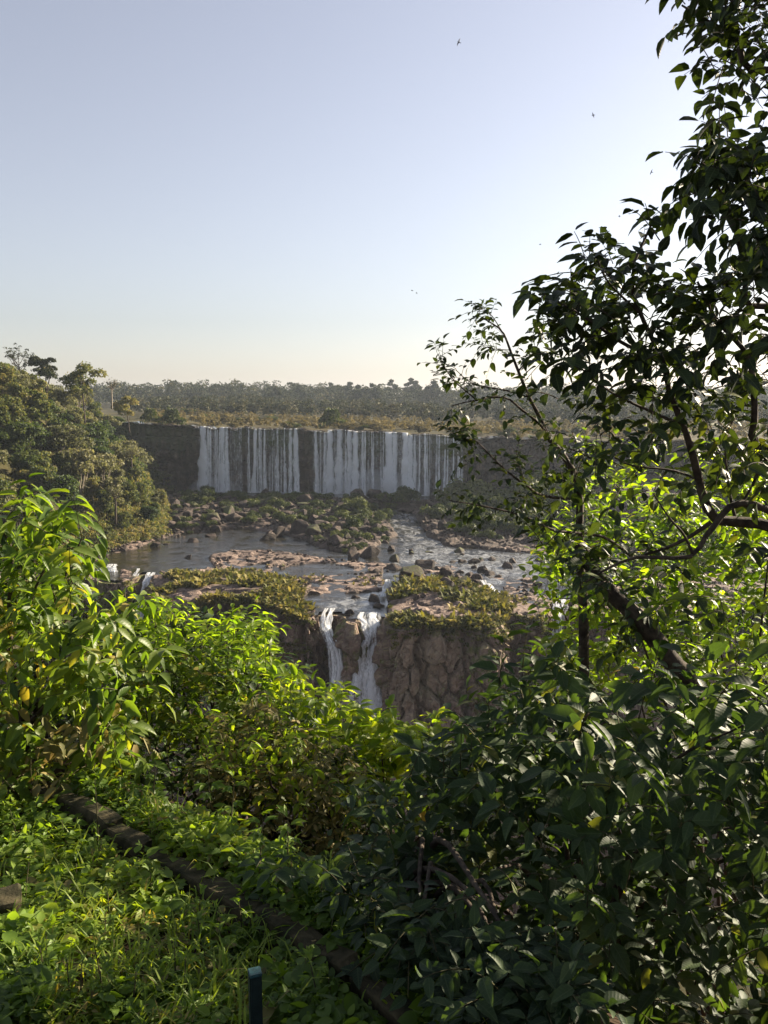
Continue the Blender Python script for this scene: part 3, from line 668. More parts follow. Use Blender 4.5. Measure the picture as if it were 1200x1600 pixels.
# the rubble below the upper falls
RB_A = [(272, 776), (330, 770), (420, 774), (480, 780), (480, 838), (400, 826), (290, 836), (264, 834)]
RB_B = [(470, 778), (560, 782), (640, 790), (640, 806), (600, 812), (620, 838), (580, 852), (550, 868), (500, 852), (474, 842)]
RB_C = [(640, 790), (720, 792), (860, 810), (860, 856), (800, 852), (720, 856), (690, 850), (668, 836), (650, 808)]
def rubble(poly, n, lo_, hi_, label, group, seed, mossp=.42):
    r = np.random.default_rng(seed); q = sample_poly(poly, n, r)
    q = q[np.argsort(q[:, 1])]
    for px, py in q:
        wpx = lo_ + (hi_ - lo_) * r.random() ** 1.7
        mo = r.random() < mossp; t_ = (px - min(p_[0] for p_ in poly)) / (max(p_[0] for p_ in poly) - min(p_[0] for p_ in poly)); u_ = (py - min(p_[1] for p_ in poly)) / (max(p_[1] for p_ in poly) - min(p_[1] for p_ in poly))
        size = 'small' if wpx < lo_ + .12 * (hi_ - lo_) else ('middling' if wpx < lo_ + .45 * (hi_ - lo_) else 'big')
        rock_px(px, py, wpx, f"{size} {'moss covered' if mo else 'bare'} {label}, {['far', 'middle', 'near'][min(2, int(u_ * 3))]} {['left', 'centre', 'right'][min(2, int(t_ * 3))]} part", group, mossy=mo, r=r)
rubble(RB_A, 92, 11, 32, 'boulder heaped below the double plume', 'boulders below the forest end of the falls', 21)
rubble(RB_B, 100, 11, 34, 'boulder between wide curtain and pond', 'boulders between the wide curtain and the pond', 22)
rubble(RB_C, 48, 11, 30, 'boulder among pale shrubs across the stream', 'boulders on the shrubby side of the stream', 23)
rubble([(600, 850), (660, 846), (720, 862), (850, 872), (850, 900), (790, 905), (740, 905), (690, 900), (600, 905), (590, 880)], 28, 9, 22, 'rock standing in the main stream', 'rocks in the main stream', 26, .25)
rubble([(130, 876), (215, 856), (260, 842), (300, 838), (300, 832), (262, 834), (225, 846), (140, 868)], 16, 9, 18, 'brown rock along the forest shore', 'rocks along the forest shore', 24, .1)
rubble([(330, 900), (420, 905), (600, 905), (700, 912), (800, 940), (850, 930), (860, 915), (760, 905), (640, 900), (480, 905), (400, 895)], 22, 10, 22, 'brown rock lying on the pink slabs', 'rocks lying on the pink slabs', 25, .15)
def stones(name, label, polys, seed):
    r = np.random.default_rng(seed); mb = MB(); tm = []
    for i in range(5):
        m_ = rock_mesh('stone_shape', 900 + i); tm.append((np.array([v_.co[:] for v_ in m_.vertices]), np.array([p_.vertices[:] for p_ in m_.polygons])))
    for poly, n, lo_, hi_ in polys:
        q = sample_poly(poly, n, r); p = shelf(q[:, 0], q[:, 1]); z = ground_at(p)
        for k_ in range(n):
            if z[k_] < water_z(p[k_, 1]) - .1 and r.random() < .6: continue
            v, f = tm[int(r.integers(5))]; s_k = r.uniform(lo_, hi_) / F * p[k_, 1] * .55; a_ = r.uniform(0, 6.28); ca, sa = math.cos(a_), math.sin(a_)
            mb.add(np.stack([v[:, 0] * ca - v[:, 1] * sa, v[:, 0] * sa + v[:, 1] * ca, v[:, 2]], -1) * s_k + V(p[k_, 0], p[k_, 1], z[k_] - .2 * s_k), [f])
    tag(link(name, mb.mesh(name, False), M['boulder']), label, 'stones', None, 'stuff')
stones('loose_stones', 'small loose stones filling the gaps between the boulders', [(RB_A, 330, 5, 12), (RB_B, 330, 5, 12), (RB_C, 220, 5, 11), ([(330, 862), (600, 870), (860, 930), (860, 960), (600, 920), (330, 905)], 260, 3, 10), ([(130, 876), (215, 856), (300, 838), (262, 832), (140, 866)], 60, 4, 9)], 5)
mb = MB(); r = np.random.default_rng(66)
for i in range(260):                                                # small rocks strewn along the brink
    px = r.uniform(225, 830); xw = (px - 600) / F * 305; y = lip_y(xw) + r.uniform(-.2, 5) ; m_ = ROCKS[int(r.integers(12))]; v = np.array([v_.co[:] for v_ in m_.vertices]); s_k = r.uniform(.25, .85)
    mb.add(v * s_k * V(1.3, 1., .7) + V(xw, y, float(lip_z(xw)) - .15 * s_k), [np.array([p_.vertices[:] for p_ in m_.polygons])])
tag(link('brink_stones', mb.mesh('brink_stones', False), M['boulder']), 'small dark stones strewn along the brink of the upper falls', 'stones', None, 'stuff')
for i in range(18):                                                 # dark rocks along the brink of the upper falls
    px = rng.uniform(225, 800); xw = (px - 600) / F * 312; y = lip_y(xw) + rng.uniform(.6, 16) 
    put_rock((xw * y / 312, y, float(lip_z(xw)) - .05), rng.uniform(.8, 1.6), 'dark rock in the shallow river above ' + ('the double plume' if 305 < px < 382 else 'the middle curtain' if 382 <= px < 478 else 'the wide curtain' if 478 <= px < 600 else 'the thin end of the wide curtain' if 600 <= px < 725 else 'the dry cliff beside the falls'), 'rocks above the upper falls', zs=.8)

# ================================================================== vegetation of the middle and far distance
def clump(r, lobes, n, size, tintlo=0., tinthi=1., fold=.25):
    """leaf-sized folded faces spread over and inside a set of ellipsoid lobes (cx,cy,cz,rx,ry,rz)"""
    lobes = np.asarray(lobes, float); wgt = (lobes[:, 3] * lobes[:, 5]) ** 1.0; k = r.choice(len(lobes), n, p=wgt / wgt.sum())
    d = nrm(r.normal(size=(n, 3))); d[:, 2] = np.where(d[:, 2] < -.35, -d[:, 2], d[:, 2])
    rad = r.uniform(.5, 1.08, n) ** .5 * (1 + .45 * r.random(n) ** 5)
    p = lobes[k, :3] + d * lobes[k, 3:6] * rad[:, None]
    nn = nrm(d + .75 * r.normal(size=(n, 3)) + V(0, 0, .25)); t = nrm(np.cross(nn, r.normal(size=(n, 3)))); b = np.cross(nn, t)
    s = size * r.uniform(.6, 1.5, n)[:, None]
    v = np.stack([p - t * s, p + b * s * .55 + nn * s * fold, p + t * s - nn * s * fold, p - b * s * .55 + nn * s * fold], 1).reshape(-1, 3)
    lt = r.uniform(-.18, .18, len(lobes))[k]
    tint = np.clip(.45 + lt + r.normal(0, .17, n), tintlo, tinthi).repeat(4)
    i = np.arange(n)[:, None] * 4
    return v, [np.hstack([i, i + 1, i + 2]), np.hstack([i, i + 2, i + 3])], tint
def crown_lobes(r, R_, H_, z0, n):
    out = []
    for _ in range(n):
        a = r.uniform(0, 6.28); f = r.uniform(0, 1) ** .6; h = r.uniform(0, 1)
        rr = R_ * f * math.sin(math.pi * (.18 + .72 * h)) * .85
        s = R_ * r.uniform(.17, .42)
        out.append((math.cos(a) * rr, math.sin(a) * rr, z0 + h * H_, s, s, s * r.uniform(.6, .9)))
    return out
def trunk_mesh(r, h, rad, lobes, limbs=6, name='trunk'):
    mb = MB(); lean = r.normal(0, .05 * h, 2)
    main = curve([(0, 0, -1.5), (lean[0] * .3, lean[1] * .3, h * .35), (lean[0], lean[1], h * .9)], 9); mb.add(*tube(main, np.linspace(rad, rad * .35, 9), 6))
    for i in range(limbs):
        l = lobes[int(r.integers(len(lobes)))]; s = main[int(r.integers(3, 8))]
        e = V(*l[:3]); m = .5 * (s + e) + V(0, 0, -.08 * h)
        mb.add(*tube(curve([s, m, e], 6), np.linspace(rad * .4, rad * .1, 6), 4))
    return mb.mesh(name)
class TreeKind:
    def __init__(s, seed, R_, H_, z0, nl, nleaf, size, leaf, bark, tr=.22, limbs=6):
        r = np.random.default_rng(seed); lob = crown_lobes(r, R_, H_, z0, nl)
        v, f, t = clump(r, lob, nleaf, size); s.crown = mesh_from('crown', v, f, t); s.crown.materials.append(M[leaf])
        s.trunk = trunk_mesh(r, z0 + H_ * .7, tr, lob, limbs); s.trunk.materials.append(M[bark])
    def put(s, p, sc_, label, group=None, name='tree', r=rng, cat='tree', zs=1.):
        e = empty(name, p); e.rotation_euler = (0, 0, r.uniform(0, 6.28)); e.scale = (sc_, sc_, sc_ * zs)
        link('crown', s.crown, None, e); link('trunk', s.trunk, None, e)
        return tag(e, label, cat, group)
TK = [TreeKind(1, 3.6, 6.5, 3.5, 24, 2800, .30, 'hill_leaf', 'bark'), TreeKind(2, 4.4, 5.0, 4.5, 26, 3000, .34, 'hill_dark', 'bark'), TreeKind(3, 3.0, 8.0, 3.0, 22, 2200, .30, 'hill_pale', 'bark_pale', .26, 12),
      TreeKind(4, 4.0, 7.0, 1.8, 28, 3000, .30, 'hill_leaf', 'bark_pale'), TreeKind(5, 2.6, 5.0, 1.2, 13, 1900, .27, 'hill_leaf', 'bark'), TreeKind(6, 5.0, 4.0, 7.5, 18, 2000, .34, 'hill_pale', 'bark_pale', .28, 12)]
# forest on the left slope
r = np.random.default_rng(77); placed = []
HL = 'leafy subtropical tree in the sunlit forest covering the left slope'
for _ in range(4000):
    y = r.uniform(150, 330); x = r.uniform(-260, -62)
    if x > np.interp(y, sh[:, 1], sh[:, 0]) - 2.0: continue
    z = float(hill_z(V(x), V(y))[0]); px, py = proj(V(x, y, z + 5))
    if px < -40 or px > 300: continue
    mind = 3.7 if z < -14 else 4.6
    if any((x - a) ** 2 + (y - b) ** 2 < mind ** 2 for a, b in placed): continue
    placed.append((x, y)); s = r.uniform(.75, 1.2) * (.62 if x > np.interp(y, sh[:, 1], sh[:, 0]) - 7 else 1.)
    ki = int(r.choice([0, 1, 2, 3, 4, 5], p=[.22, .22, .13, .2, .13, .10])); kind = TK[ki]
    shape = ['round crowned', 'broad crowned', 'tall narrow', 'dense low branched', 'small bushy', 'flat topped'][ki]; edge = x > np.interp(y, sh[:, 1], sh[:, 0]) - 7
    hz = ['left end', 'far left', 'left of centre', 'right of centre', 'towards the cliff', 'cliff end'][int(np.clip((px + 40) / 52, 0, 5))]; vt = 'foot' if edge else ['lower part', 'lower middle', 'middle', 'upper middle', 'upper part', 'crest'][int(np.clip((z + 36) / 6.2, 0, 5))]
    kind.put((x, y, z - .3), s, f'{shape} tree at the {vt} of the forested left slope, {hz}', 'trees at the foot of the left slope' if edge else ('trees on the crest of the left slope' if vt == 'crest' else 'trees of the left slope'), r=r)
    if len(placed) >= 300: break
# undergrowth covering the slope between the trunks
r = np.random.default_rng(78); mb = MB(); cnt = 0
while cnt < 1100:
    y = r.uniform(150, 330); lim = np.interp(y, sh[:, 1], sh[:, 0]) - 1.; x = lim - r.uniform(0, 12) if r.random() < .55 else r.uniform(-200, -62)
    if x > lim or (x < lim - 40 and r.random() < .7): continue
    z = float(hill_z(V(x), V(y))[0]); s = r.uniform(.8, 2.0); v, f, tt_ = clump(r, [(x + r.normal(0, .6) * s, y + r.normal(0, .6) * s, z + s * r.uniform(.2, .9), s * .7, s * .7, s * .6) for _ in range(4)], 120, .26); mb.add(v, f, np.clip(tt_ + r.normal(.08, .15), 0, 1)); cnt += 1
tag(link('undergrowth', mb.mesh('undergrowth'), M['hill_leaf']), 'leafy undergrowth between the trees of the left slope', 'undergrowth', None, 'stuff')
# trees that rise out of that skyline
SKK = [TreeKind(31, 4.6, 5.2, 7.5, 13, 2300, .32, 'far_leaf', 'bark', .30), TreeKind(32, 5.2, 6.5, 6.0, 15, 2600, .32, 'hill_leaf', 'bark', .30)]
def sky_tree(kind, px, ytop, D, h, label, zs=1., nm='tree'):
    p = at(px, ytop, D); s = h / 13.5
    return kind.put((p[0], p[1], p[2] - h), s, label, None, nm)
sky_tree(SKK[0], 68, 553, 262, 17, 'dark round crowned tree on the skyline beside the slender sparse tree')
sky_tree(SKK[1], 128, 566, 252, 17, 'broad dark tree on the skyline at the shoulder of the left slope')
sky_tree(SKK[0], 8, 578, 258, 15, 'dark tree at the far left end of the skyline')
sky_tree(SKK[1], 200, 618, 285, 12, 'spreading tree where the left slope meets the cliff top')
def sparse_tree(px, ybase, ytop, D, label, seed, leafy, mat):
    r = np.random.default_rng(seed); b = at(px, ybase, D); t = at(px, ytop, D); h = t[2] - b[2]
    root = empty('sparse_tree', b); mb = MB(); tips = []
    main = curve([(0, 0, -3), (.2, 0, h * .35), (-.1, .1, h * .6)], 8); mb.add(*tube(main, np.linspace(.3, .18, 8), 6))
    for i in range(11):
        a = r.uniform(0, 6.28); s = main[int(r.integers(4, 8))]; rr = h * r.uniform(.16, .36)
        e = V(math.cos(a) * rr, math.sin(a) * rr, h * r.uniform(.72, 1.)); c = curve([s, .5 * (s + e) + V(0, 0, -.03 * h), e], 7)
        mb.add(*tube(c, np.linspace(.12, .03, 7), 4)); tips.append(e)
        for j in range(5):
            q = c[int(r.integers(3, 7))]; e2 = q + r.normal(0, .09 * h, 3) + V(0, 0, .06 * h); mb.add(*tube(np.stack([q, .5 * (q + e2) + V(0, 0, .02 * h), e2]), [.05, .035, .02], 3)); tips.append(e2)
    link('trunk', mb.mesh('trunk'), M['bark_pale' if leafy < 5 else 'bark'], root)
    if leafy:
        v, f, tt_ = clump(r, [(*e, .55, .55, .45) for e in tips], len(tips) * leafy, .22); link('crown', mesh_from('crown', v, f, tt_), M[mat], root)
    tag(root, label, 'tree'); return root
sparse_tree(32, 610, 545, 262, 'slender sparse tree standing tallest on the left skyline', 3, 14, 'far_leaf')
sparse_tree(174, 625, 594, 270, 'small bare pale tree on the skyline above the cliff end', 4, 2, 'far_leaf')

for i_, (px_, yb, yt, D_, lab) in enumerate([(150, 760, 716, 215, 'bare grey snag among the crowns in the middle of the left slope'), (95, 700, 655, 235, 'thin pale tree poking through the upper left slope'), (205, 735, 700, 235, 'small half bare tree on the slope near the cliff'), (40, 770, 722, 210, 'sparse pale tree low on the left slope behind the tall shrub'), (180, 800, 762, 195, 'half bare tree near the foot of the left slope')]):
    sparse_tree(px_, yb, yt, D_, lab, 20 + i_, 3 + 2 * (i_ % 3), 'hill_pale')
# far forest behind the falls: a mass, with the trees that rise out of it apart
def far_mass(name, label, x0, x1, t0, t1, n, hlo, hhi, tint, seed, mat, nl=150, size=.95):
    r = np.random.default_rng(seed); mb = MB()
    for i in range(n):
        px = r.uniform(x0, x1); t = r.uniform(t0, t1); D = 300 + t; x = (px - 600) / F * D; y = float(lip_y(np.clip(x, lipc[0, 0], lipc[-1, 0]))) + t
        z = float(plateau_z(V(x), V(y))[0]); h = r.uniform(hlo, hhi); R_ = h * r.uniform(.22, .34)
        lob = [(x + r.normal(0, R_ * .5), y + r.normal(0, R_ * .4), z + h * r.uniform(.3, .92), R_ * .7, R_ * .62, R_ * .5) for _ in range(5)] + [(x, y, z + h * .3, R_ * .95, R_ * .95, h * .32)]
        v, f, tt_ = clump(r, lob, nl, size); mb.add(v, f, np.clip(tt_ + tint + r.normal(0, .12), 0, 1))
    return tag(link(name, mb.mesh(name), M[mat]), label, 'forest', None, 'stuff')
far_mass('far_forest', 'dark forest closing the horizon behind the falls', 130, 1330, 400, 700, 900, 17, 25, -.05, 61, 'far_leaf', 150, 1.15)
far_mass('scrub_wood', 'grey brown low woodland in front of the dark far forest', 190, 1300, 130, 400, 760, 7, 11, .22, 62, 'far_leaf', 120, .85)
far_mass('plateau_scrub', 'golden brown scrub covering the plateau behind the brink', 200, 1300, 16, 150, 620, 2.5, 4.5, .0, 63, 'gold_leaf', 70, .42)
FK = [TreeKind(51, 4.4, 6.0, 5, 13, 1300, .55, 'far_leaf', 'bark_pale', .35), TreeKind(52, 3.6, 8.0, 4, 13, 1300, .55, 'far_leaf', 'bark', .35)]
r = np.random.default_rng(9)
for px, yt in [(262, 606), (330, 606), (352, 604), (430, 606), (470, 604), (520, 597), (545, 598), (560, 600), (585, 598), (612, 594), (640, 592), (652, 596), (676, 596), (700, 600), (735, 602), (760, 604), (800, 606), (830, 606)]:
    D = r.uniform(640, 820); p = at(px, yt, D); kd = FK[int(r.integers(2))]
    kd.put((p[0], p[1], p[2] - 24), 24 / 12.5, f"{['pale trunked', 'dark'][FK.index(kd)]} tall tree rising above the far forest {'left of the falls' if px < 310 else 'over the middle curtain' if px < 480 else 'over the wide curtain' if px < 600 else 'over the thin end of the falls' if px < 725 else 'behind the slender tree'}", 'tall trees of the far forest', r=r)
# golden shrubs and green bushes on the plateau just behind the falls
def shrub_kind(seed, leaf, n=900, size=.22, flat=.7, nl=9, spread=1.):
    r = np.random.default_rng(seed)
    lob = [(r.normal(0, .5) * spread, r.normal(0, .5) * spread, r.uniform(.25, .85) * flat, r.uniform(.3, .55), r.uniform(.3, .55), r.uniform(.25, .45)) for _ in range(nl)]
    v, f, t = clump(r, lob, n, size * .5); me = mesh_from('shrub', v, f, t); me.materials.append(M[leaf]); return me
GK = [shrub_kind(200 + i, 'gold_leaf', 700, .24, 1.0) for i in range(4)]; GG = [shrub_kind(210 + i, 'shrub_leaf', 800, .24, 1.) for i in range(3)]
for i in range(120):
    px = r.uniform(215, 1000); t = 14 + 110 * r.random() ** 1.3; D = 303 + t; x = (px - 600) / F * D; y = float(lip_y(x)) + t; green = r.random() < .22
    o = link('shrub', (GG if green else GK)[int(r.integers(3))], None, None, (x, y, float(plateau_z(V(x), V(y))[0]) - .2)); s = r.uniform(1.6, 3.4); o.scale = (s * 1.15, s * 1.15, s); o.rotation_euler = (0, 0, r.uniform(0, 6))
    where = 'left of the double plume' if px < 310 else 'above the double plume' if px < 380 else 'above the middle curtain' if px < 475 else 'above the wide curtain' if px < 600 else 'above the end of the wide curtain' if px < 725 else 'right of the falls'
    depth = 'close to the brink' if t < 32 else 'set back from the brink' if t < 65 else 'far back before the woodland'; size = 'small' if s < 2.2 else 'middling' if s < 2.8 else 'large'
    tag(o, f"{size} {'green bush' if green else 'golden brown shrub'} {where}, {depth}", 'shrub', 'green bushes behind the falls' if green else 'golden shrubs behind the falls')
for px, py, h, lab in [(519, 672, 8.5, 'upright dark green bush on the brink between the falls, above the wide curtain'), (270, 668, 7.5, 'large green bush at the cliff top beside the left slope'), (236, 664, 6.5, 'rounded olive bush at the cliff top next to the forest')]:
    p = at(px, py, 322); o = link('bush', GG[1], None, None, p); o.scale = (h * .55, h * .55, h * .8); tag(o, lab, 'bush')
# bushes in the rubble
SK = [shrub_kind(220 + i, 'shrub_leaf', 1300, .20, .9, 11) for i in range(5)]
def bush_px(px, py, wpx, label, group=None, zs=.8, name='bush', r=r, cat='bush'):
    p = shelf(px, py); z = max(float(shelf_z(p[0], p[1])), float(water_z(p[1]))); s = wpx / F * p[1] * .55
    o = link(name, SK[int(r.integers(5))], None, None, (p[0], p[1], z - .1)); o.scale = (s, s, s * zs * 1.2); o.rotation_euler = (0, 0, r.uniform(0, 6)); return tag(o, label, cat, group)
for a in [(633, 792, 42, 'large round grey green bush at the foot of the wide curtain'), (702, 786, 40, 'round bush beside the thin single rope of the falls'), (735, 790, 62, 'tallest spreading bush below the right end of the falls'), (325, 788, 34, 'dome shaped bush at the foot of the white double plume'),
          (556, 806, 34, 'dark green bush in the middle of the rubble'), (558, 832, 36, 'bright green bush on rocks at the edge of the still pond'), (510, 834, 20, 'small yellow green bush by the back shore of the pond'), (430, 800, 20, 'small round bush on the rubble before the middle curtain')]:
    bush_px(*a)
def bushes(poly, n, lo_, hi_, label, group, seed):
    r = np.random.default_rng(seed)
    pa = np.array(poly, float); a0, a1 = pa.min(0), pa.max(0)
    for px, py in sample_poly(poly, n, r):
        w_ = r.uniform(lo_, hi_); size = ['small', 'middling', 'large'][min(2, int(3 * (w_ - lo_) / (hi_ - lo_)))]; q = np.minimum(((V(px, py) - a0) / (a1 - a0) * V(4, 3)).astype(int), (3, 2))
        bush_px(px, py, w_, f"{size} {label}, {['far', 'middle', 'near'][q[1]]} row, {['left end', 'left of centre', 'right of centre', 'right end'][q[0]]}", group, r.uniform(.6, .95), r=r)
bushes(RB_A, 78, 8, 24, 'low bush on rubble below the double plume', 'bushes on the forest side rubble', 81)
bushes(RB_B, 74, 8, 24, 'low bush on rubble before the wide curtain', 'bushes on the middle rubble', 82)
bushes([(690, 795), (760, 790), (900, 790), (940, 850), (860, 856), (800, 850), (720, 845), (672, 825)], 120, 16, 44, 'pale shrub on the bank across the stream', 'shrubs on the bank across the stream', 83)
bushes([(760, 770), (900, 760), (1200, 790), (1200, 900), (960, 900), (900, 860)], 70, 22, 60, 'hazy shrub behind the leaning tree', 'shrubs behind the leaning tree', 84)

# grass cushions on the ledges
def tufts(name, label, pts, seed, hlo, hhi, nb=16, mat='grass', face=None):
    r = np.random.default_rng(seed); n = len(pts) * nb; p = np.repeat(pts, nb, 0); s = np.repeat(hlo + (hhi - hlo) * r.random(len(pts)) ** 1.8, nb)
    out = r.normal(size=(n, 3)) * V(1, 1, .25); 
    if face is not None: out = out + np.repeat(face, nb, 0) * 1.1
    out = nrm(out); p = p + out * V(.7, .7, .1) * s[:, None] * r.uniform(.1, .8, n)[:, None]
    tip = p + out * s[:, None] * .75 + V(0, 0, 1) * s[:, None] * r.uniform(.3, 1.0, n)[:, None]; mid = .5 * (p + tip) + V(0, 0, 1) * s[:, None] * .22
    side = nrm(np.cross(out, V(0, 0, 1))) * s[:, None] * r.uniform(.10, .22, n)[:, None]
    v = np.stack([p - side * .6, p + side * .6, mid + side, mid - side, tip - V(0, 0, 1) * s[:, None] * .15], 1).reshape(-1, 3); i = np.arange(n)[:, None] * 5
    t = np.clip(np.repeat(r.uniform(.15, .9, len(pts)), nb) + r.normal(0, .12, n), 0, 1).repeat(5)
    return tag(link(name, mesh_from(name, v, [np.hstack([i, i + 1, i + 2, i + 3]), np.hstack([i + 3, i + 2, i + 4])], t), M[mat]), label, 'grass', None, 'stuff')
def on_shelf(polypx, n, seed, dz=0):
    r = np.random.default_rng(seed); q = sample_poly(polypx, n, r); p = shelf(q[:, 0], q[:, 1]); cl = fbm(np.c_[p[:, :2] * .16, 0 * p[:, :1]], 3, seed); p = p[cl > -.14]
    p[:, 2] = shelf_z(p[:, 0], p[:, 1]) + dz; return p[p[:, 2] > water_z(p[:, 1]) + .1]
tufts('ledge_grass', 'cushions of golden green grass along the ridge above the gorge', on_shelf([(238, 935), (262, 905), (330, 898), (410, 903), (480, 930), (492, 950), (478, 970), (440, 962), (380, 950), (320, 952), (258, 950)], 2300, 91), 91, .35, 1.7)
tufts('headland_grass', 'sunlit grass capping the rock headland beside the plunge', on_shelf([(604, 955), (625, 918), (700, 925), (770, 935), (806, 955), (790, 972), (740, 986), (660, 988), (612, 986)], 1500, 92), 92, .35, 1.6)
tufts('bank_grass', 'yellow grass between the pink slabs', on_shelf([(330, 880), (420, 885), (560, 890), (620, 905), (840, 940), (850, 965), (700, 915), (480, 920), (330, 905)], 700, 93), 93, .3, .8)
# hanging growth on the gorge wall
i_top = 2
r = np.random.default_rng(95); pts, fc = [], []
for k_ in range(5200):
    j = int(r.integers(20, NL - 30)); i = int(2 + abs(r.normal(0, 1)) * 14)
    if i > 70: continue
    p = LOWV[i, j]; px, py = proj(p); patch = vnoise(np.array([p[0] * .16, p[2] * .11, 3.]), 96)
    if 488 < px < 612 or 205 < px < 245 or 856 < px < 902: continue
    if patch > .02 - .5 * (i < 7): pts.append(p); fc.append((0, -1, -.6))
tufts('cliff_growth', 'moss and hanging grass clinging to the gorge wall', np.array(pts), 97, .4, 1.1, 12, 'grass', np.array(fc, float))

# ================================================================== birds
def bird(px, py, D, span, bank, yaw, label):
    r = np.random.default_rng(int(px)); mb = MB(); s = span * .68
    body = curve([(0, -.42 * s, 0), (0, -.1 * s, .02 * s), (0, .3 * s, 0), (0, .52 * s, 0)], 7); mb.add(*tube(body, np.array([.01, .08, .12, .12, .09, .07, .01]) * s, 6))
    for sd in (-1, 1):
        w_ = np.array([[.05, .16, .02], [.45, .24, .14], [1., -.02, .06], [.5, -.02, .13], [.05, -.14, .02]]) * V(sd * s, s, s); lo_ = w_ - V(0, 0, .02 * s); f = [(0, 1, 3, 4), (5, 6, 8, 9)[::-1], (0, 5, 6, 1), (1, 6, 8, 3), (3, 8, 9, 4)]
        mb.add(np.vstack([w_, lo_]), [np.array(f), np.array([(1, 2, 3), (6, 8, 7), (1, 6, 7), (1, 7, 2), (2, 7, 8), (2, 8, 3)])])
    tail = np.array([[-.06, -.35, 0], [.06, -.35, 0], [.16, -.62, 0], [0, -.52, 0], [-.16, -.62, 0]]) * s; mb.add(np.vstack([tail, tail - V(0, 0, .02 * s)]), [np.array([(0, 1, 2, 3), (0, 3, 4, 4)])[:1], np.array([(0, 3, 4), (5, 7, 6), (5, 8, 7), (5, 9, 8)])])
    o = link('bird', mb.mesh('bird'), M['bird'], None, at(px, py, D)); o.rotation_euler = (r.normal(0, .2), bank, yaw); return tag(o, label, 'bird', 'birds circling over the gorge')
M['bird'] = plain('bird_plumage', (.012, .011, .010), (.03, .027, .024), 20., .7, .2)
for a in [(717, 66, 90, .62, .9, 2.2, 'dark bird flying highest, alone near the top of the sky'), (927, 180, 90, .55, .6, 1., 'dark bird gliding below and right of the highest bird'), (1018, 269, 92, .5, 1., 2., 'dark bird left of the pair beside the tall tree crown'),
          (1057, 263, 92, .45, .9, .4, 'upper bird of the pair beside the tall tree crown'), (1050, 295, 92, .45, 1., .5, 'lower bird of the pair beside the tall tree crown'), (968, 338, 95, .42, .4, 1.2, 'bird just above the top sprig of the broad leaved tree'),
          (908, 396, 95, .42, .5, .7, 'bird close to the sloping top of the broad leaved tree'), (844, 382, 98, .40, .2, 1.6, 'small bird gliding flat left of the broad leaved tree'), (644, 454, 100, .42, .2, 1.3, 'left bird of the low pair in mid sky'), (651, 458, 100, .36, .3, 1.6, 'right bird of the low pair in mid sky')]:
    bird(*a)

# ================================================================== spray hanging at the foot of the falls
def mist(name, label, c, rad, dens):
    bm = bmesh.new(); bmesh.ops.create_icosphere(bm, subdivisions=3, radius=1.0); me = bpy.data.meshes.new(name); bm.to_mesh(me); bm.free(); k = N(name + '_air')
    vol = k.n('ShaderNodeVolumePrincipled'); vol.inputs['Color'].default_value = (.95, .97, 1., 1); vol.inputs['Density'].default_value = dens; k.t.links.new(vol.outputs[0], k.out.inputs['Volume'])
    o = link(name, me, k.m, None, c); o.scale = rad; return tag(o, label, 'mist', None, 'stuff')
mist('spray_mist', 'faint spray at the foot of the wide curtain', at(585, 770, 296), (20, 6, 9), .05)
mist('plume_mist', 'faint spray at the foot of the double plume', at(335, 772, 304), (11, 5, 7), .045)
mist('gorge_mist', 'faint spray where the two gorge falls land', at(560, 1110, 127.5), (6.5, 3.5, 7), .07)

# ================================================================== near vegetation
LT = V(0, .10, .34, .62, .86, 1.); LWd = V(0, .27, .5, .43, .20, 0)
def leaf_template():
    mid = [(0, t, 0) for t in LT]; e = [1, 2, 3, 4]
    lf = [(-LWd[i], LT[i], 1) for i in e]; rt = [(LWd[i], LT[i], 1) for i in e]
    tris = [(0, 1, 6), (0, 10, 1), (4, 5, 9), (4, 13, 5)]
    quads = []
    for a in range(3): quads += [(1 + a, 2 + a, 7 + a, 6 + a), (1 + a, 10 + a, 11 + a, 2 + a)]
    return np.array(mid + lf + rt, float), np.array(tris), np.array(quads)
TV, TT, TQ = leaf_template()
UVT = np.stack([TV[:, 0] * 2, TV[:, 1]], -1)
def leaf_verts(P, A, S_, Nn, L, W, bend, fold=.28):
    t = TV[:, 1]; wv_ = TV[:, 0]
    return (P[:, None] + A[:, None] * (t[None, :, None] * L[:, None, None]) + S_[:, None] * (wv_[None, :, None] * W[:, None, None])
            + Nn[:, None] * ((fold * np.abs(wv_)[None] * W[:, None] - bend[:, None] * t[None] ** 2 * L[:, None] + .03 * np.sin(t * 9 + 1)[None] * np.abs(wv_)[None] * L[:, None])[..., None]))
BENDS = [.06, .22, .40, .60]
_lm = {}
def leaf_mesh(bi, mat):
    if (bi, mat) not in _lm:
        o1 = np.ones(1); v = leaf_verts(np.zeros((1, 3)), V(0, 1, 0)[None], V(1, 0, 0)[None], V(0, 0, 1)[None], o1, o1, o1 * BENDS[bi])[0]
        me = mesh_from('leaf', v, [TT, TQ], np.full(len(v), .5), UVT); me.materials.append(M[mat]); _lm[(bi, mat)] = me
    return _lm[(bi, mat)]
class Leaves:
    def __init__(s): s.a = []
    def add(s, P, A, Nn, L, W, B, T): s.a.append((P, A, Nn, L, W, B, T))
    def get(s): return [np.concatenate(x) for x in zip(*s.a)]
def frame(A, up):
    A = nrm(A); S_ = nrm(np.cross(A, up)); return A, S_, np.cross(S_, A)
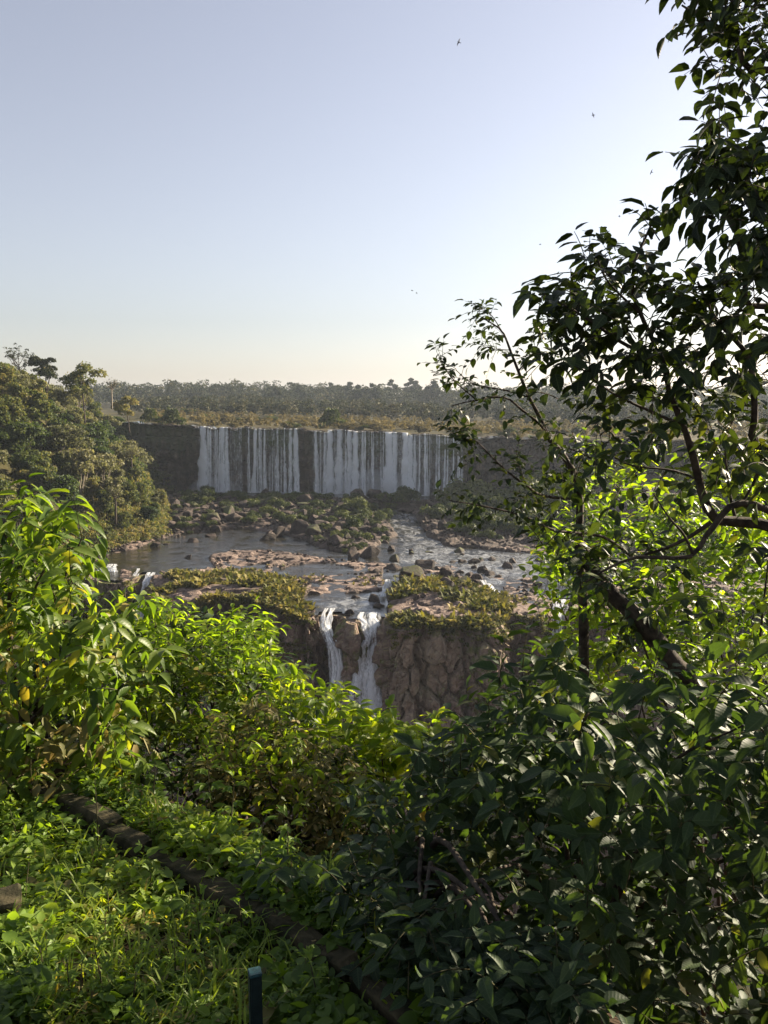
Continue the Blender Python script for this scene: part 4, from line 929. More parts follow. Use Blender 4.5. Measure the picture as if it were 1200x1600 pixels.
def twig_leaves(r, base, dirs, length, nleaf, leaf, ratio, droop, lv, tint=(.5, .2), bend=(.1, .5), spread=.9, whorl=0., flat=.3, arch=.25, curl=None):
    """grow leafy twigs: returns their centre lines; base (n,3), dirs (n,3)"""
    n = len(base); lines = []
    L = r.uniform(*length, n); D = nrm(dirs); sag = -arch * L
    side = nrm(np.cross(D, V(0, 0, 1) + .2 * r.normal(size=(n, 3)))); upv = np.cross(side, D)
    tt_ = np.linspace(0, 1, 5)
    lines = base[:, None] + D[:, None] * (L[:, None] * tt_[None])[..., None] + V(0, 0, 1) * (sag[:, None] * tt_[None] ** 2)[..., None]
    td = r.normal(0, tint[1] * .6, n)
    mx = nleaf[1]
    cnt = r.integers(nleaf[0], nleaf[1] + 1, n)
    for k_ in range(mx):
        m = cnt > k_
        if not m.any(): continue
        f = np.clip(1 - (1 - whorl) * (k_ + r.uniform(-.3, .3, m.sum())) / np.maximum(cnt[m], 1), .12, 1.)
        p = base[m] + D[m] * (L[m] * f)[:, None] + V(0, 0, 1) * (sag[m] * f ** 2)[:, None]
        an = (k_ * 2.4 if whorl > .3 else (k_ % 2) * math.pi) + r.normal(0, .45, m.sum())
        sd = side[m] * np.cos(an)[:, None] + upv[m] * np.sin(an)[:, None] * (1. if whorl > .3 else .6)
        A = nrm(D[m] * (.45 + .5 * (k_ == 0)) + sd * spread + r.normal(0, .22, (m.sum(), 3)) - V(0, 0, 1) * r.uniform(droop * .5, droop * 1.3, m.sum())[:, None])
        up = V(0, 0, 1) + flat * r.normal(size=(m.sum(), 3)) + .35 * D[m]
        A, S_, Nn = frame(A, up)
        ll = r.uniform(*leaf, m.sum()) * (1 - .25 * (f < .4)); 
        lv.add(p + A * (ll * .12)[:, None], A, Nn, ll, ll * ratio * r.uniform(.85, 1.15, m.sum()), r.uniform(*bend, m.sum()), np.clip(tint[0] + td[m] + r.normal(0, tint[1], m.sum()), 0, 1))
    return lines
def put_leaves(root, lv, mat, n_ind, r, stuff='foliage'):
    P, A, Nn, L, W, B, T = lv.get(); b = np.array(root.location)
    px, py = proj(P + A * (L * .5)[:, None]); dist = np.linalg.norm(P, axis=1)
    vis = (px > 4) & (px < 1196) & (py > 4) & (py < 1596) & (P[:, 1] > .3)
    cell = (np.floor(px / 22).astype(int) * 1000 + np.floor(py / 22).astype(int))
    order = np.argsort(dist); seen = {}; rank = np.full(len(P), 99)
    for i in order:
        if vis[i]: c = cell[i]; rank[i] = seen.get(c, 0); seen[c] = rank[i] + 1
    cand = np.argsort(rank + dist / dist.max() * .5 + np.where(vis, 0, 500)); ind = cand[:min(n_ind, int(vis.sum()))]
    m = np.ones(len(P), bool); m[ind] = False
    S_ = np.cross(A, Nn)
    for i in ind:
        bi = int(np.argmin(np.abs(np.array(BENDS) - B[i])))
        o = bpy.data.objects.new('leaf', leaf_mesh(bi, mat)); COL.objects.link(o); o.parent = root
        s, a, n = S_[i] * W[i], A[i] * L[i], Nn[i] * L[i]; p = P[i] - b
        o.matrix_basis = Matrix(((s[0], a[0], n[0], p[0]), (s[1], a[1], n[1], p[1]), (s[2], a[2], n[2], p[2]), (0, 0, 0, 1)))
    if m.any():
        v = leaf_verts(P[m] - b, A[m], S_[m], Nn[m], L[m], W[m], B[m]); n = len(v); k14 = np.arange(n)[:, None, None] * 14
        me = mesh_from(stuff, v.reshape(-1, 3), [(TT[None] + k14).reshape(-1, 3), (TQ[None] + k14).reshape(-1, 4)], np.repeat(T[m], 14), np.tile(UVT, (n, 1)))
        tag(link(stuff, me, M[mat], root), kind='stuff')
def put_twigs(root, lines, rad, mat='twig', name='twigs'):
    b = np.array(root.location); mb = MB()
    for ln in lines: mb.add(*tube(np.asarray(ln) - b, np.linspace(rad, rad * .45, len(ln)), 3))
    if mb.n: tag(link(name, mb.mesh(name), M[mat], root), kind='stuff')
def put_stems(root, polys, mat='bark', name='stem', sides=7):
    b = np.array(root.location)
    for pts, r0, r1 in polys:
        v, f = tube(np.asarray(pts) - b, np.linspace(r0, r1, len(pts)), sides); link(name, mesh_from(name, v, f, np.full(len(v), .5)), M[mat], root)
def region(r, poly, n, Dlo, Dhi, bias=1.):
    q = sample_poly(poly, n, r); u = r.random(n) ** bias; D = Dlo + (Dhi - Dlo) * u
    return at(q[:, 0], q[:, 1], D), u
def bushy(name, label, base, layers, stems, seed, cat='shrub', n_ind=200, twig_r=.004, group=None, stem_mat='bark', join=True):
    """layers: dicts of region + leaf settings; a bush of stems, twigs and leaves rooted at base"""
    r = np.random.default_rng(seed); root = empty(name, base); base = np.array(base, float); lines = []; anchors = []
    share = max(1, len(layers))
    for ly in layers:
        lv = Leaves()
        P, u = region(r, ly['poly'], ly['n'], *ly['D'], ly.get('bias', 1.))
        if ly.get('ground'): q_ = sample_poly(ly['poly'], ly['n'], r); P = ground_px(q_[:, 0], q_[:, 1]) + V(0, 0, 1) * r.uniform(*ly['ground'], ly['n'])[:, None]
        if 'zmin' in ly: P = P[P[:, 2] > near_z(P[:, 0], P[:, 1]) + ly['zmin']]
        if ly.get('clip'): qx, qy = proj(P); P = P[qx > np.interp(qy, [1200, 1236, 1292, 1388, 1452, 1512, 1585, 1640], [0, 20, 130, 290, 400, 500, 590, 650]) + ly['clip']]
        out = nrm(P - base - V(0, 0, .2)); d = out * .55 + r.normal(0, .55, P.shape) + V(0, -.35, .45) + np.array(ly.get('dir', (0, 0, 0)))
        ln = twig_leaves(r, P, d, ly['L'], ly['nl'], ly['leaf'], ly.get('ratio', .5), ly.get('droop', .4), lv, ly.get('tint', (.5, .2)), ly.get('bend', (.1, .5)), ly.get('spread', .9), ly.get('whorl', 0.), ly.get('flat', .35), ly.get('arch', .25))
        put_leaves(root, lv, ly['mat'], ly.get('ind', n_ind // share), r)
        lines += list(ln[::ly.get('tw', 1)]); anchors.append(P)
    anchors = np.vstack(anchors); polys = []
    pick = r.choice(len(anchors), min(stems, len(anchors)), replace=False)
    for i in pick:
        e = anchors[i]; s = base + r.normal(0, .12, 3) * V(1, 1, 0); m1 = s + (e - s) * .4 + V(0, 0, .12) * np.linalg.norm(e - s) + r.normal(0, .08, 3); m2 = s + (e - s) * .75 + V(0, 0, .08) * np.linalg.norm(e - s) + r.normal(0, .06, 3)
        polys.append((curve([s, m1, m2, e], 12), .022 + .01 * r.random(), .005))
    put_stems(root, polys, stem_mat)
    put_twigs(root, lines, twig_r)
    if group: pass
    return tag(root, label, cat, group)

def gz(x, y): return float(near_z(V(x), V(y))[0])
def ground_px(px, py):
    d = ray(px, py); one = d.ndim == 1; d = np.atleast_2d(d); t = np.linspace(1.5, 14, 420); p = d[:, None] * t[None, :, None]
    hit = p[..., 2] < near_z(p[..., 0], p[..., 1]); k_ = np.where(hit.any(1), hit.argmax(1), 300); q = p[np.arange(len(d)), k_]; return q[0] if one else q

# ---- tall shrub on the left
bushy('leafy_shrub', 'tall sunlit shrub with long drooping yellow green leaves at the left edge', (-3.4, 7.0, gz(-3.4, 7.0)), [
    dict(poly=[(-90, 830), (0, 806), (55, 790), (95, 800), (128, 835), (140, 880), (120, 930), (60, 960), (-90, 960)], n=95, D=(6.0, 7.6), L=(.3, .55), nl=(6, 10), leaf=(.13, .20), ratio=.46, droop=.7, mat='near_leaf', tint=(.6, .18), bend=(.2, .6), dir=(.1, 0, .5), ind=130),
    dict(poly=[(-90, 950), (60, 940), (130, 930), (165, 955), (205, 985), (215, 1050), (205, 1130), (190, 1210), (60, 1225), (-90, 1225)], n=230, D=(5.8, 7.2), L=(.3, .5), nl=(6, 10), leaf=(.11, .19), ratio=.46, droop=.75, mat='near_leaf', tint=(.6, .2), bend=(.2, .6), ind=160),
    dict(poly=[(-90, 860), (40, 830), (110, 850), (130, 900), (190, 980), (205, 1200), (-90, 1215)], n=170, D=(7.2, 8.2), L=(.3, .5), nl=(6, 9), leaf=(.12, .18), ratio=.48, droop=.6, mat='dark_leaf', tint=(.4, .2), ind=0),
    dict(poly=[(20, 1120), (150, 1100), (200, 1180), (150, 1225), (40, 1220)], n=26, D=(5.9, 6.4), L=(.25, .4), nl=(5, 8), leaf=(.09, .15), ratio=.42, droop=1.0, mat='dry_leaf', tint=(.7, .2), ind=40)], 16, 401)
# ---- bush behind, centre left
bushy('leafy_bush', 'rounded bush with lime green tips growing between the tall shrub and the gorge', (-1.7, 8.3, gz(-1.7, 8.3)), [
    dict(poly=[(190, 1010), (215, 975), (240, 958), (275, 965), (300, 978), (340, 990), (385, 970), (420, 985), (440, 1030), (455, 1070), (380, 1060), (300, 1050), (200, 1060)], n=190, D=(7.2, 8.6), L=(.22, .42), nl=(7, 11), leaf=(.07, .125), ratio=.46, droop=.35, mat='lime_leaf', tint=(.55, .2), dir=(0, 0, .5), ind=190),
    dict(poly=[(195, 1040), (300, 1030), (450, 1060), (470, 1110), (430, 1150), (330, 1160), (200, 1190)], n=190, D=(7.0, 8.0), L=(.25, .42), nl=(6, 10), leaf=(.07, .14), ratio=.46, droop=.4, mat='near_leaf', tint=(.38, .2), ind=130),
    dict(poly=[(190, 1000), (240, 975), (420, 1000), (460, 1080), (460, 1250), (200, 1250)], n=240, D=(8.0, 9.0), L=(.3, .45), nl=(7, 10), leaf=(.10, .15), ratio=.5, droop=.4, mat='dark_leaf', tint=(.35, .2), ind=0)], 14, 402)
# ---- lime bush in the centre
bushy('lime_bush', 'bright yellow green bush in full sun at the foot of the gorge view', (.1, 8.2, gz(.1, 8.2)), [
    dict(poly=[(440, 1085), (475, 1062), (500, 1090), (540, 1105), (560, 1125), (600, 1130), (640, 1150), (690, 1145), (700, 1165), (640, 1215), (560, 1225), (470, 1180), (440, 1130)], n=200, D=(7.0, 8.2), L=(.22, .42), nl=(6, 10), leaf=(.10, .17), ratio=.46, droop=.45, mat='lime_leaf', tint=(.65, .18), dir=(0, 0, .5), ind=220),
    dict(poly=[(430, 1120), (560, 1150), (700, 1180), (690, 1290), (560, 1300), (440, 1240)], n=180, D=(7.4, 8.6), L=(.25, .42), nl=(6, 9), leaf=(.10, .16), ratio=.48, droop=.4, mat='near_leaf', tint=(.35, .2), ind=40)], 12, 403)
# ---- mass of dry vines
bushy('dry_vine_thicket', 'tangle of dry brown vines with small withered leaves in the centre', (-.75, 7.0, gz(-.75, 7.0)), [
    dict(poly=[(330, 1150), (390, 1105), (450, 1110), (500, 1165), (560, 1190), (600, 1270), (590, 1370), (520, 1390), (440, 1350), (350, 1290), (300, 1220)], n=470, D=(6.0, 7.2), L=(.14, .34), nl=(6, 10), leaf=(.04, .08), ratio=.5, droop=.5, mat='dry_leaf', tint=(.5, .25), arch=.4, bend=(.1, .6), dir=(0, -.2, .1), ind=240),
    dict(poly=[(330, 1130), (420, 1090), (520, 1170), (600, 1230), (560, 1290), (420, 1250), (320, 1200)], n=120, D=(5.9, 6.8), L=(.18, .34), nl=(6, 9), leaf=(.05, .10), ratio=.46, droop=.4, mat='lime_leaf', tint=(.6, .2), ind=90),
    dict(poly=[(330, 1150), (450, 1110), (560, 1190), (610, 1290), (580, 1400), (440, 1370), (300, 1240)], n=260, D=(6.6, 7.6), L=(.2, .4), nl=(6, 9), leaf=(.05, .09), ratio=.5, droop=.8, mat='dark_leaf', tint=(.3, .2), arch=.6, ind=20)], 16, 404, 'vine thicket', twig_r=.003)
# ---- big dark shrub on the right
bushy('broad_leaved_shrub', 'large shaded shrub with broad dark leaves filling the lower right', (1.3, 5.6, gz(1.3, 5.6)), [
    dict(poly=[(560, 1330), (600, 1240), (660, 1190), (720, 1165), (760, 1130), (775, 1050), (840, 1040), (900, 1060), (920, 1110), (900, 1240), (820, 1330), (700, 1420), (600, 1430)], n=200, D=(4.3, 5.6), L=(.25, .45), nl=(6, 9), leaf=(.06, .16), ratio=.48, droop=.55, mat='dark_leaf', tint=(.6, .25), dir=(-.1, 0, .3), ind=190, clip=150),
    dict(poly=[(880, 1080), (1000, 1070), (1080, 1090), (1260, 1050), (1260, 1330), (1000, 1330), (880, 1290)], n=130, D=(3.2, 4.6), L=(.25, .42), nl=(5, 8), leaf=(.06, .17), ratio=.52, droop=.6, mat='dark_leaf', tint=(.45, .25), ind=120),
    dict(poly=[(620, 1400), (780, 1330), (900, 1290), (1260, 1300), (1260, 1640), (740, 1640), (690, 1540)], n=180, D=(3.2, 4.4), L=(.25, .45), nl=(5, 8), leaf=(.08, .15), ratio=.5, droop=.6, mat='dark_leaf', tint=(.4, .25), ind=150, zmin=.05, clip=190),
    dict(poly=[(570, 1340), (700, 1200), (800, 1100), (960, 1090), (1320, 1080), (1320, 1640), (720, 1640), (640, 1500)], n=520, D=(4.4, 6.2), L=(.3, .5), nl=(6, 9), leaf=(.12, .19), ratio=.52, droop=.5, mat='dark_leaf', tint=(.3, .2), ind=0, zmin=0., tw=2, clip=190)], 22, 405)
# ---- undergrowth bank between (small leaves, in shade)
bushy('undergrowth_bush', 'low shaded undergrowth between the dry vines and the broad leaved shrub', (.15, 5.0, gz(.15, 5.0)), [
    dict(poly=[(400, 1330), (520, 1370), (600, 1360), (720, 1420), (780, 1560), (740, 1640), (660, 1620), (570, 1500), (480, 1420)], n=420, D=(3.1, 5.4), L=(.15, .3), nl=(6, 9), leaf=(.05, .10), ratio=.5, droop=.4, mat='dark_leaf', tint=(.5, .18), ind=150, zmin=.02, bias=.6, clip=170),
    dict(poly=[(520, 1400), (640, 1470), (720, 1520), (860, 1560), (900, 1660), (730, 1660), (620, 1540)], n=330, D=(3., 4.), ground=(.02, .25), L=(.12, .28), nl=(6, 9), leaf=(.05, .11), ratio=.5, droop=.3, mat='dark_leaf', tint=(.25, .18), ind=120, clip=170)], 8, 406)

# ---- slender small-leaved tree
def px3(*a): return np.array([at(x, y, d_) for x, y, d_ in a])
r = np.random.default_rng(500)
tb = V(*at(925, 1180, 7.2)); tb[2] = gz(tb[0], tb[1]); root = empty('slender_tree', tb)
ST = [(np.vstack([tb, px3((912, 1000, 7.15), (907, 900, 7.1), (905, 838, 7.1), (904, 760, 7.05), (880, 712, 7.0), (858, 686, 7.))]), .055, .022),
      (px3((858, 686, 7.), (845, 655, 6.95), (827, 621, 6.9), (810, 580, 6.85), (797, 547, 6.8), (784, 517, 6.8), (758, 499, 6.75)), .020, .006),
      (px3((858, 686, 7.), (845, 664, 6.9), (815, 640, 6.8), (788, 621, 6.7), (745, 625, 6.6), (706, 634, 6.6)), .014, .004),
      (px3((745, 625, 6.6), (715, 600, 6.6), (695, 575, 6.6), (684, 552, 6.6)), .006, .003), (px3((827, 621, 6.9), (790, 610, 6.8), (740, 600, 6.8), (712, 578, 6.75)), .008, .003),
      (px3((904, 780, 7.05), (850, 775, 6.8), (823, 759, 6.6), (788, 733, 6.5), (749, 694, 6.4), (723, 673, 6.4)), .014, .004), (px3((749, 694, 6.4), (735, 690, 6.4), (715, 682, 6.4)), .004, .002),
      (px3((988, 870, 7.0), (940, 838, 6.8), (867, 829, 6.4), (820, 807, 6.2), (760, 792, 6.1), (702, 782, 6.)), .016, .004), (px3((797, 547, 6.8), (770, 545, 6.8), (752, 540, 6.8)), .004, .002),
      (px3((823, 759, 6.6), (812, 730, 6.6), (806, 705, 6.6)), .005, .003), (px3((810, 580, 6.85), (840, 540, 6.9), (850, 500, 6.9)), .008, .003), (px3((784, 517, 6.8), (765, 490, 6.8), (745, 486, 6.8)), .005, .002)]
ST = [(curve(p, 16), a, b) for p, a, b in ST]
put_stems(root, ST, 'bark', 'branch')
lv = Leaves(); bases, dirs = [], []
for p, a, b in ST[1:]:
    for i in range(3, 16):
        for _ in range(1):
            bases.append(p[i] + r.normal(0, .01, 3)); dirs.append(nrm(p[i] - p[i - 1]) * .7 + r.normal(0, .7, 3) + V(0, 0, .2))
q, u = region(r, [(700, 772), (800, 765), (870, 780), (880, 810), (800, 800), (720, 790)], 24, 6., 6.6); bases += list(q); dirs += list(r.normal(0, .6, q.shape) + V(-.3, 0, 0))
q, u = region(r, [(850, 640), (900, 660), (930, 760), (880, 800), (830, 770), (840, 700)], 46, 6.5, 7.2); bases += list(q); dirs += list(r.normal(0, .6, q.shape))
ln = twig_leaves(r, np.array(bases), np.array(dirs), (.10, .26), (4, 8), (.05, .085), .58, .35, lv, (.4, .2), (.05, .4))
put_leaves(root, lv, 'tree_leaf', 280, r); put_twigs(root, ln, .0025, 'bark')
tag(root, 'slender small leaved tree reaching left across the falls view', 'tree')

# ---- broad leaved tree on the right, its trunk outside the picture
tb = V(4.3, 5.6, gz(4.3, 5.6)); root = empty('broad_leaved_tree', tb); r = np.random.default_rng(510)
BT = [(np.vstack([tb, V(4.1, 5.5, -1.9), V(3.7, 5.3, -.6), V(3.4, 5.2, .8), V(3.2, 5.2, 2.4), V(3.0, 5.0, 4.2)]), .13, .05),
      (np.vstack([V(3.75, 5.3, -.8), px3((1240, 828, 5.2), (1200, 819, 5.2), (1150, 815, 5.15), (1115, 810, 5.1), (1100, 780, 5.1), (1092, 750, 5.1), (1081, 705, 5.), (1068, 665, 5.), (1048, 620, 5.), (1035, 560, 4.95), (1000, 490, 4.9), (985, 430, 4.9), (1018, 350, 4.9))]), .045, .007),
      (np.vstack([V(3.7, 5.3, -.7), px3((1240, 812, 5.1), (1200, 797, 5.), (1165, 786, 4.95), (1137, 794, 4.9), (1118, 819, 4.9), (1100, 842, 4.9), (1083, 868, 4.85), (1040, 872, 4.8), (997, 870, 4.8), (955, 885, 4.8), (915, 910, 4.8))]), .030, .006),
      (px3((1111, 816, 5.1), (1075, 840, 5.1), (1038, 857, 5.1), (990, 872, 5.1)), .016, .007), (px3((1083, 866, 4.85), (1068, 835, 4.8), (1045, 808, 4.75), (1020, 770, 4.7)), .010, .004),
      (px3((1150, 815, 5.15), (1142, 780, 5.2), (1136, 740, 5.2), (1132, 690, 5.2)), .012, .005), (np.vstack([V(3.6, 5.25, -.1), px3((1200, 700, 5.1), (1180, 640, 5.), (1170, 560, 5.), (1120, 500, 4.95), (1090, 440, 4.9))]), .03, .007),
      (np.vstack([V(3.4, 5.2, .9), px3((1190, 480, 5.), (1165, 420, 5.), (1140, 330, 4.95), (1110, 270, 4.9))]), .025, .006), (np.vstack([V(3.2, 5.2, 2.2), px3((1190, 110, 5.), (1150, 60, 5.), (1100, 30, 4.9), (1065, 8, 4.9))]), .025, .005),
      (px3((1035, 560, 4.95), (980, 540, 4.9), (920, 500, 4.8), (870, 470, 4.8), (832, 450, 4.8)), .014, .004), (px3((1068, 665, 5.), (1010, 640, 4.9), (950, 610, 4.8), (890, 560, 4.8)), .012, .004), (px3((1000, 490, 4.9), (950, 440, 4.85), (930, 395, 4.8)), .008, .004),
      (px3((1092, 750, 5.1), (1050, 735, 5.), (990, 728, 4.9), (960, 715, 4.85)), .009, .004), (px3((1240, 690, 5.1), (1195, 720, 5.), (1175, 760, 5.), (1160, 786, 4.95)), .012, .008)]
BT = [(curve(p, 18), a, b) for p, a, b in BT]
put_stems(root, BT[:1], 'bark', 'trunk', 10); put_stems(root, BT[1:], 'bark', 'branch')
CR = [dict(poly=[(835, 455), (870, 425), (915, 395), (940, 380), (1000, 390), (1020, 340), (1040, 400), (1058, 432), (1110, 440), (1128, 400), (1240, 400), (1240, 600), (1140, 580), (1090, 560), (1050, 610), (1010, 630), (960, 580), (900, 590), (875, 560), (855, 510)], n=180, D=(4.4, 5.5), leaf=(.08, .135), nl=(6, 10), tint=(.3, .18)),
      dict(poly=[(1065, 0), (1085, 45), (1110, 95), (1135, 150), (1165, 170), (1240, 160), (1240, -60), (1060, -60)], n=86, D=(4.5, 5.3), leaf=(.07, .12), nl=(6, 9), tint=(.25, .16)),
      dict(poly=[(1125, 195), (1150, 215), (1240, 240), (1240, 430), (1150, 380), (1110, 340), (1090, 330), (1078, 275), (1100, 235)], n=106, D=(4.4, 5.3), leaf=(.08, .14), nl=(5, 8), tint=(.28, .16), droop=.9),
      dict(poly=[(860, 610), (1000, 600), (1240, 590), (1240, 790), (1120, 800), (1000, 780), (900, 740), (870, 680)], n=130, D=(4.6, 6.4), leaf=(.075, .125), nl=(5, 8), tint=(.6, .2)),
      dict(poly=[(840, 850), (960, 830), (1100, 850), (1240, 830), (1240, 960), (1100, 960), (980, 940), (880, 960), (845, 920)], n=34, D=(4.7, 5.6), leaf=(.08, .13), nl=(5, 8), tint=(.4, .2))]
for ly in CR:
    lv = Leaves(); P, u = region(r, ly['poly'], ly['n'], *ly['D']); d = r.normal(0, .6, P.shape) + V(-.35, -.1, .25)
    ln = twig_leaves(r, P, d, (.16, .34), ly['nl'], ly['leaf'], .56, ly.get('droop', .45), lv, ly['tint'], (.05, .45))
    put_leaves(root, lv, 'tree_leaf', 60, r); put_twigs(root, ln, .004, 'bark')
# unseen crown leaves added outside the picture to shade the lower right shrub
lv = Leaves(); P = np.vstack([r.normal(0, 1, (140, 3)) * V(1.4, 1.7, 1.6) + V(7.6, 6.6, .6), r.normal(0, 1, (220, 3)) * V(.9, 1.6, 1.5) + V(4.8, 2.8, .2), r.normal(0, 1, (330, 3)) * V(1.1, 1.5, 1.7) + V(3.6, -.6, 1.4)])
px, py = proj(P); P = P[((px > 1290) | (P[:, 1] < .3) | (py < -120)) & (np.linalg.norm(P, axis=1) > 1.9)]
ln = twig_leaves(r, P, r.normal(0, .6, P.shape) + V(0, 0, .2), (.3, .6), (8, 12), (.10, .17), .56, .4, lv, (.4, .2)); put_leaves(root, lv, 'tree_leaf', 0, r)
tag(root, 'dark broad leaved tree leaning in from the right with glossy leaves against the bright sky', 'tree')

# ---- sunlit thicket behind the right tree, with a leaning trunk
bb = V(*at(1150, 1250, 8.6)); bb[2] = gz(bb[0], bb[1])
th = bushy('lime_thicket', 'backlit yellow green thicket behind the leaning trunk on the right', bb, [
    dict(poly=[(850, 830), (900, 790), (960, 770), (1060, 790), (1240, 780), (1240, 1100), (900, 1100), (860, 1040), (842, 960)], n=460, D=(7.0, 9.2), L=(.25, .5), nl=(6, 9), leaf=(.08, .14), ratio=.55, droop=.4, mat='lime_leaf', tint=(.5, .2), dir=(0, 0, .3), ind=220),
    dict(poly=[(900, 700), (1000, 690), (1240, 700), (1240, 800), (900, 800)], n=70, D=(7.2, 9.2), L=(.2, .4), nl=(5, 8), leaf=(.07, .12), ratio=.55, droop=.4, mat='lime_leaf', tint=(.55, .2), ind=60),
    dict(poly=[(850, 840), (960, 800), (1240, 800), (1240, 1090), (900, 1090), (850, 980)], n=300, D=(8.0, 10.5), L=(.25, .5), nl=(6, 9), leaf=(.09, .15), ratio=.55, droop=.4, mat='near_leaf', tint=(.45, .2), ind=20)], 14, 407)
lt_ = np.vstack([V(*at(1120, 1150, 6.4)), px3((1083, 1082, 6.4), (1050, 1035, 6.35), (1010, 981, 6.3), (980, 950, 6.3), (953, 924, 6.3), (925, 889, 6.3), (905, 850, 6.35))]); lt_[0, 2] -= .6
lroot = empty('leaning_trunk', lt_[0]); tag(lroot, 'dark leaning trunk slanting up through the backlit thicket', 'tree')
v, f = tube(curve(lt_ - lt_[0], 20), np.linspace(.095, .05, 20), 9); v += .006 * fbm(v * 9, 3, 3)[:, None]; link('trunk', mesh_from('trunk', v, f), M['bark'], lroot)
lv = Leaves(); P = curve(lt_, 20)[8:] + r.normal(0, .05, (12, 3)); P = np.repeat(P, 3, 0); ln = twig_leaves(r, P, r.normal(0, .7, P.shape) + V(0, 0, .4), (.15, .35), (4, 7), (.07, .12), .55, .4, lv, (.4, .2)); put_leaves(lroot, lv, 'tree_leaf', 90, r); put_twigs(lroot, ln, .004, 'bark')

# ================================================================== kerb, block, post
kp = np.array([ground_px(x, y) for x, y in ((20, 1236), (130, 1292), (210, 1340), (290, 1388), (400, 1452), (500, 1512), (590, 1585), (650, 1640))]); kp[:, 2] = near_z(kp[:, 0] - .12, kp[:, 1])
kc = curve(kp, 200); sl = np.concatenate([[0], np.cumsum(np.linalg.norm(np.diff(kc, axis=0), axis=1))])
def stone(name, c, d, L_, W_, H_, seed, parent, mat='kerb'):
    r = np.random.default_rng(seed); bm = bmesh.new(); bmesh.ops.create_cube(bm, size=1.0); bmesh.ops.bevel(bm, geom=bm.edges[:], offset=.06, segments=1, affect='EDGES'); bmesh.ops.subdivide_edges(bm, edges=[e for e in bm.edges if e.calc_length() > .5], cuts=3, use_grid_fill=True)
    v = np.array([x.co[:] for x in bm.verts]) * V(L_, W_, H_); v += .02 * np.stack([fbm(v * 7 + seed, 3, 1), fbm(v * 7 + seed, 3, 2), 1.4 * fbm(v * 7 + seed, 3, 3)], -1)
    a = math.atan2(d[1], d[0]); ca, sa = math.cos(a), math.sin(a); pit = math.asin(np.clip(d[2], -1, 1)); v[:, 2] += v[:, 0] * math.tan(pit)
    v = np.stack([v[:, 0] * ca - v[:, 1] * sa, v[:, 0] * sa + v[:, 1] * ca, v[:, 2]], -1) + c
    for x, co in zip(bm.verts, v): x.co = co
    me = bpy.data.meshes.new(name); bm.to_mesh(me); bm.free(); return link(name, me, M[mat], parent)
kroot = empty('stone_kerb', kp[3]); s = 0.; i = 0; rk = np.random.default_rng(8)
while s < sl[-1] - .2:
    L_ = rk.uniform(.42, .8); e = min(s + L_, sl[-1]); a = np.array([np.interp(s, sl, kc[:, j]) for j in range(3)]); b = np.array([np.interp(e, sl, kc[:, j]) for j in range(3)]); c = .5 * (a + b) + V(.0, .0, .06) + rk.normal(0, .014, 3) - kp[3]; d = nrm(b - a)
    stone('kerb_stone', c, d, np.linalg.norm(b - a) - rk.uniform(.02, .05), rk.uniform(.10, .14), rk.uniform(.17, .22), i, kroot); s = e; i += 1
tag(kroot, 'weathered kerb of mossy dark stones running diagonally through the weeds', 'kerb')
p = ground_px(-8, 1452); so = stone('stone_block', V(0, 0, .07), nrm(V(1, .35, 0)), .26, .2, .24, 77, None); so.location = p; tag(so, 'single dark stone block lying among weeds at the left edge', 'stone')
p = ground_px(8, 1262); so = stone('fallen_stone', V(0, 0, .06), nrm(V(1, -.5, -.1)), .34, .22, .24, 78, None); so.location = p + V(0, .1, 0); tag(so, 'dark tilted stone at the upper end of the kerb below the tall shrub', 'stone')
# post
M['post'] = plain('post_paint', (.006, .014, .013), (.012, .026, .024), 30., .5, .4, .002); M['post_top'] = plain('post_cap', (.008, .03, .034), (.02, .07, .075), 60., .5, .4, .002)
tp = at(398, 1517, 2.75); zb = gz(tp[0], tp[1]) - .1; pr = empty('post', (tp[0], tp[1], zb)); hh = tp[2] - zb
def boxm(name, sx, sy, z0, z1, mat, parent, bev=.004):
    bm = bmesh.new(); bmesh.ops.create_cube(bm, size=1.0)
    for v in bm.verts: v.co = (v.co.x * sx, v.co.y * sy, z0 + (v.co.z + .5) * (z1 - z0))
    bmesh.ops.bevel(bm, geom=bm.edges[:], offset=bev, segments=2, affect='EDGES'); me = bpy.data.meshes.new(name); bm.to_mesh(me); bm.free(); o = link(name, me, M[mat], parent); o.rotation_euler = (0, 0, .35); return o
boxm('shaft', .046, .046, 0, hh - .012, 'post', pr); boxm('cap', .049, .049, hh - .012, hh, 'post_top', pr, .003)
tag(pr, 'short dark square post with a teal top standing in the weeds', 'post')

# ================================================================== weeds
r = np.random.default_rng(600)
def weed_pts(n, seed):
    rr = np.random.default_rng(seed); q = sample_poly([(-40, 1245), (60, 1235), (140, 1215), (330, 1290), (480, 1350), (600, 1450), (700, 1530), (800, 1640), (-40, 1640)], n * 2, rr); return ground_px(q[:n, 0], q[:n, 1])
wp = weed_pts(3400, 1); cover = Leaves(); dens = fbm(np.c_[wp[:, :2] * 1.7, 0 * wp[:, :1]], 3, 5); wp = wp[dens > -.16 - .2 * (wp[:, 1] > 5)]
kx = np.interp(wp[:, 1], kc[::-1, 1] if kc[0, 1] > kc[-1, 1] else kc[:, 1], kc[::-1, 0] if kc[0, 1] > kc[-1, 1] else kc[:, 0]); wp = wp[((wp[:, 0] - kx) > .05) | ((wp[:, 0] - kx) < -.14)]; qx, qy = proj(wp); wp = wp[~((np.abs(qx - 398) < 46) & (qy > 1500))]
n = len(wp)
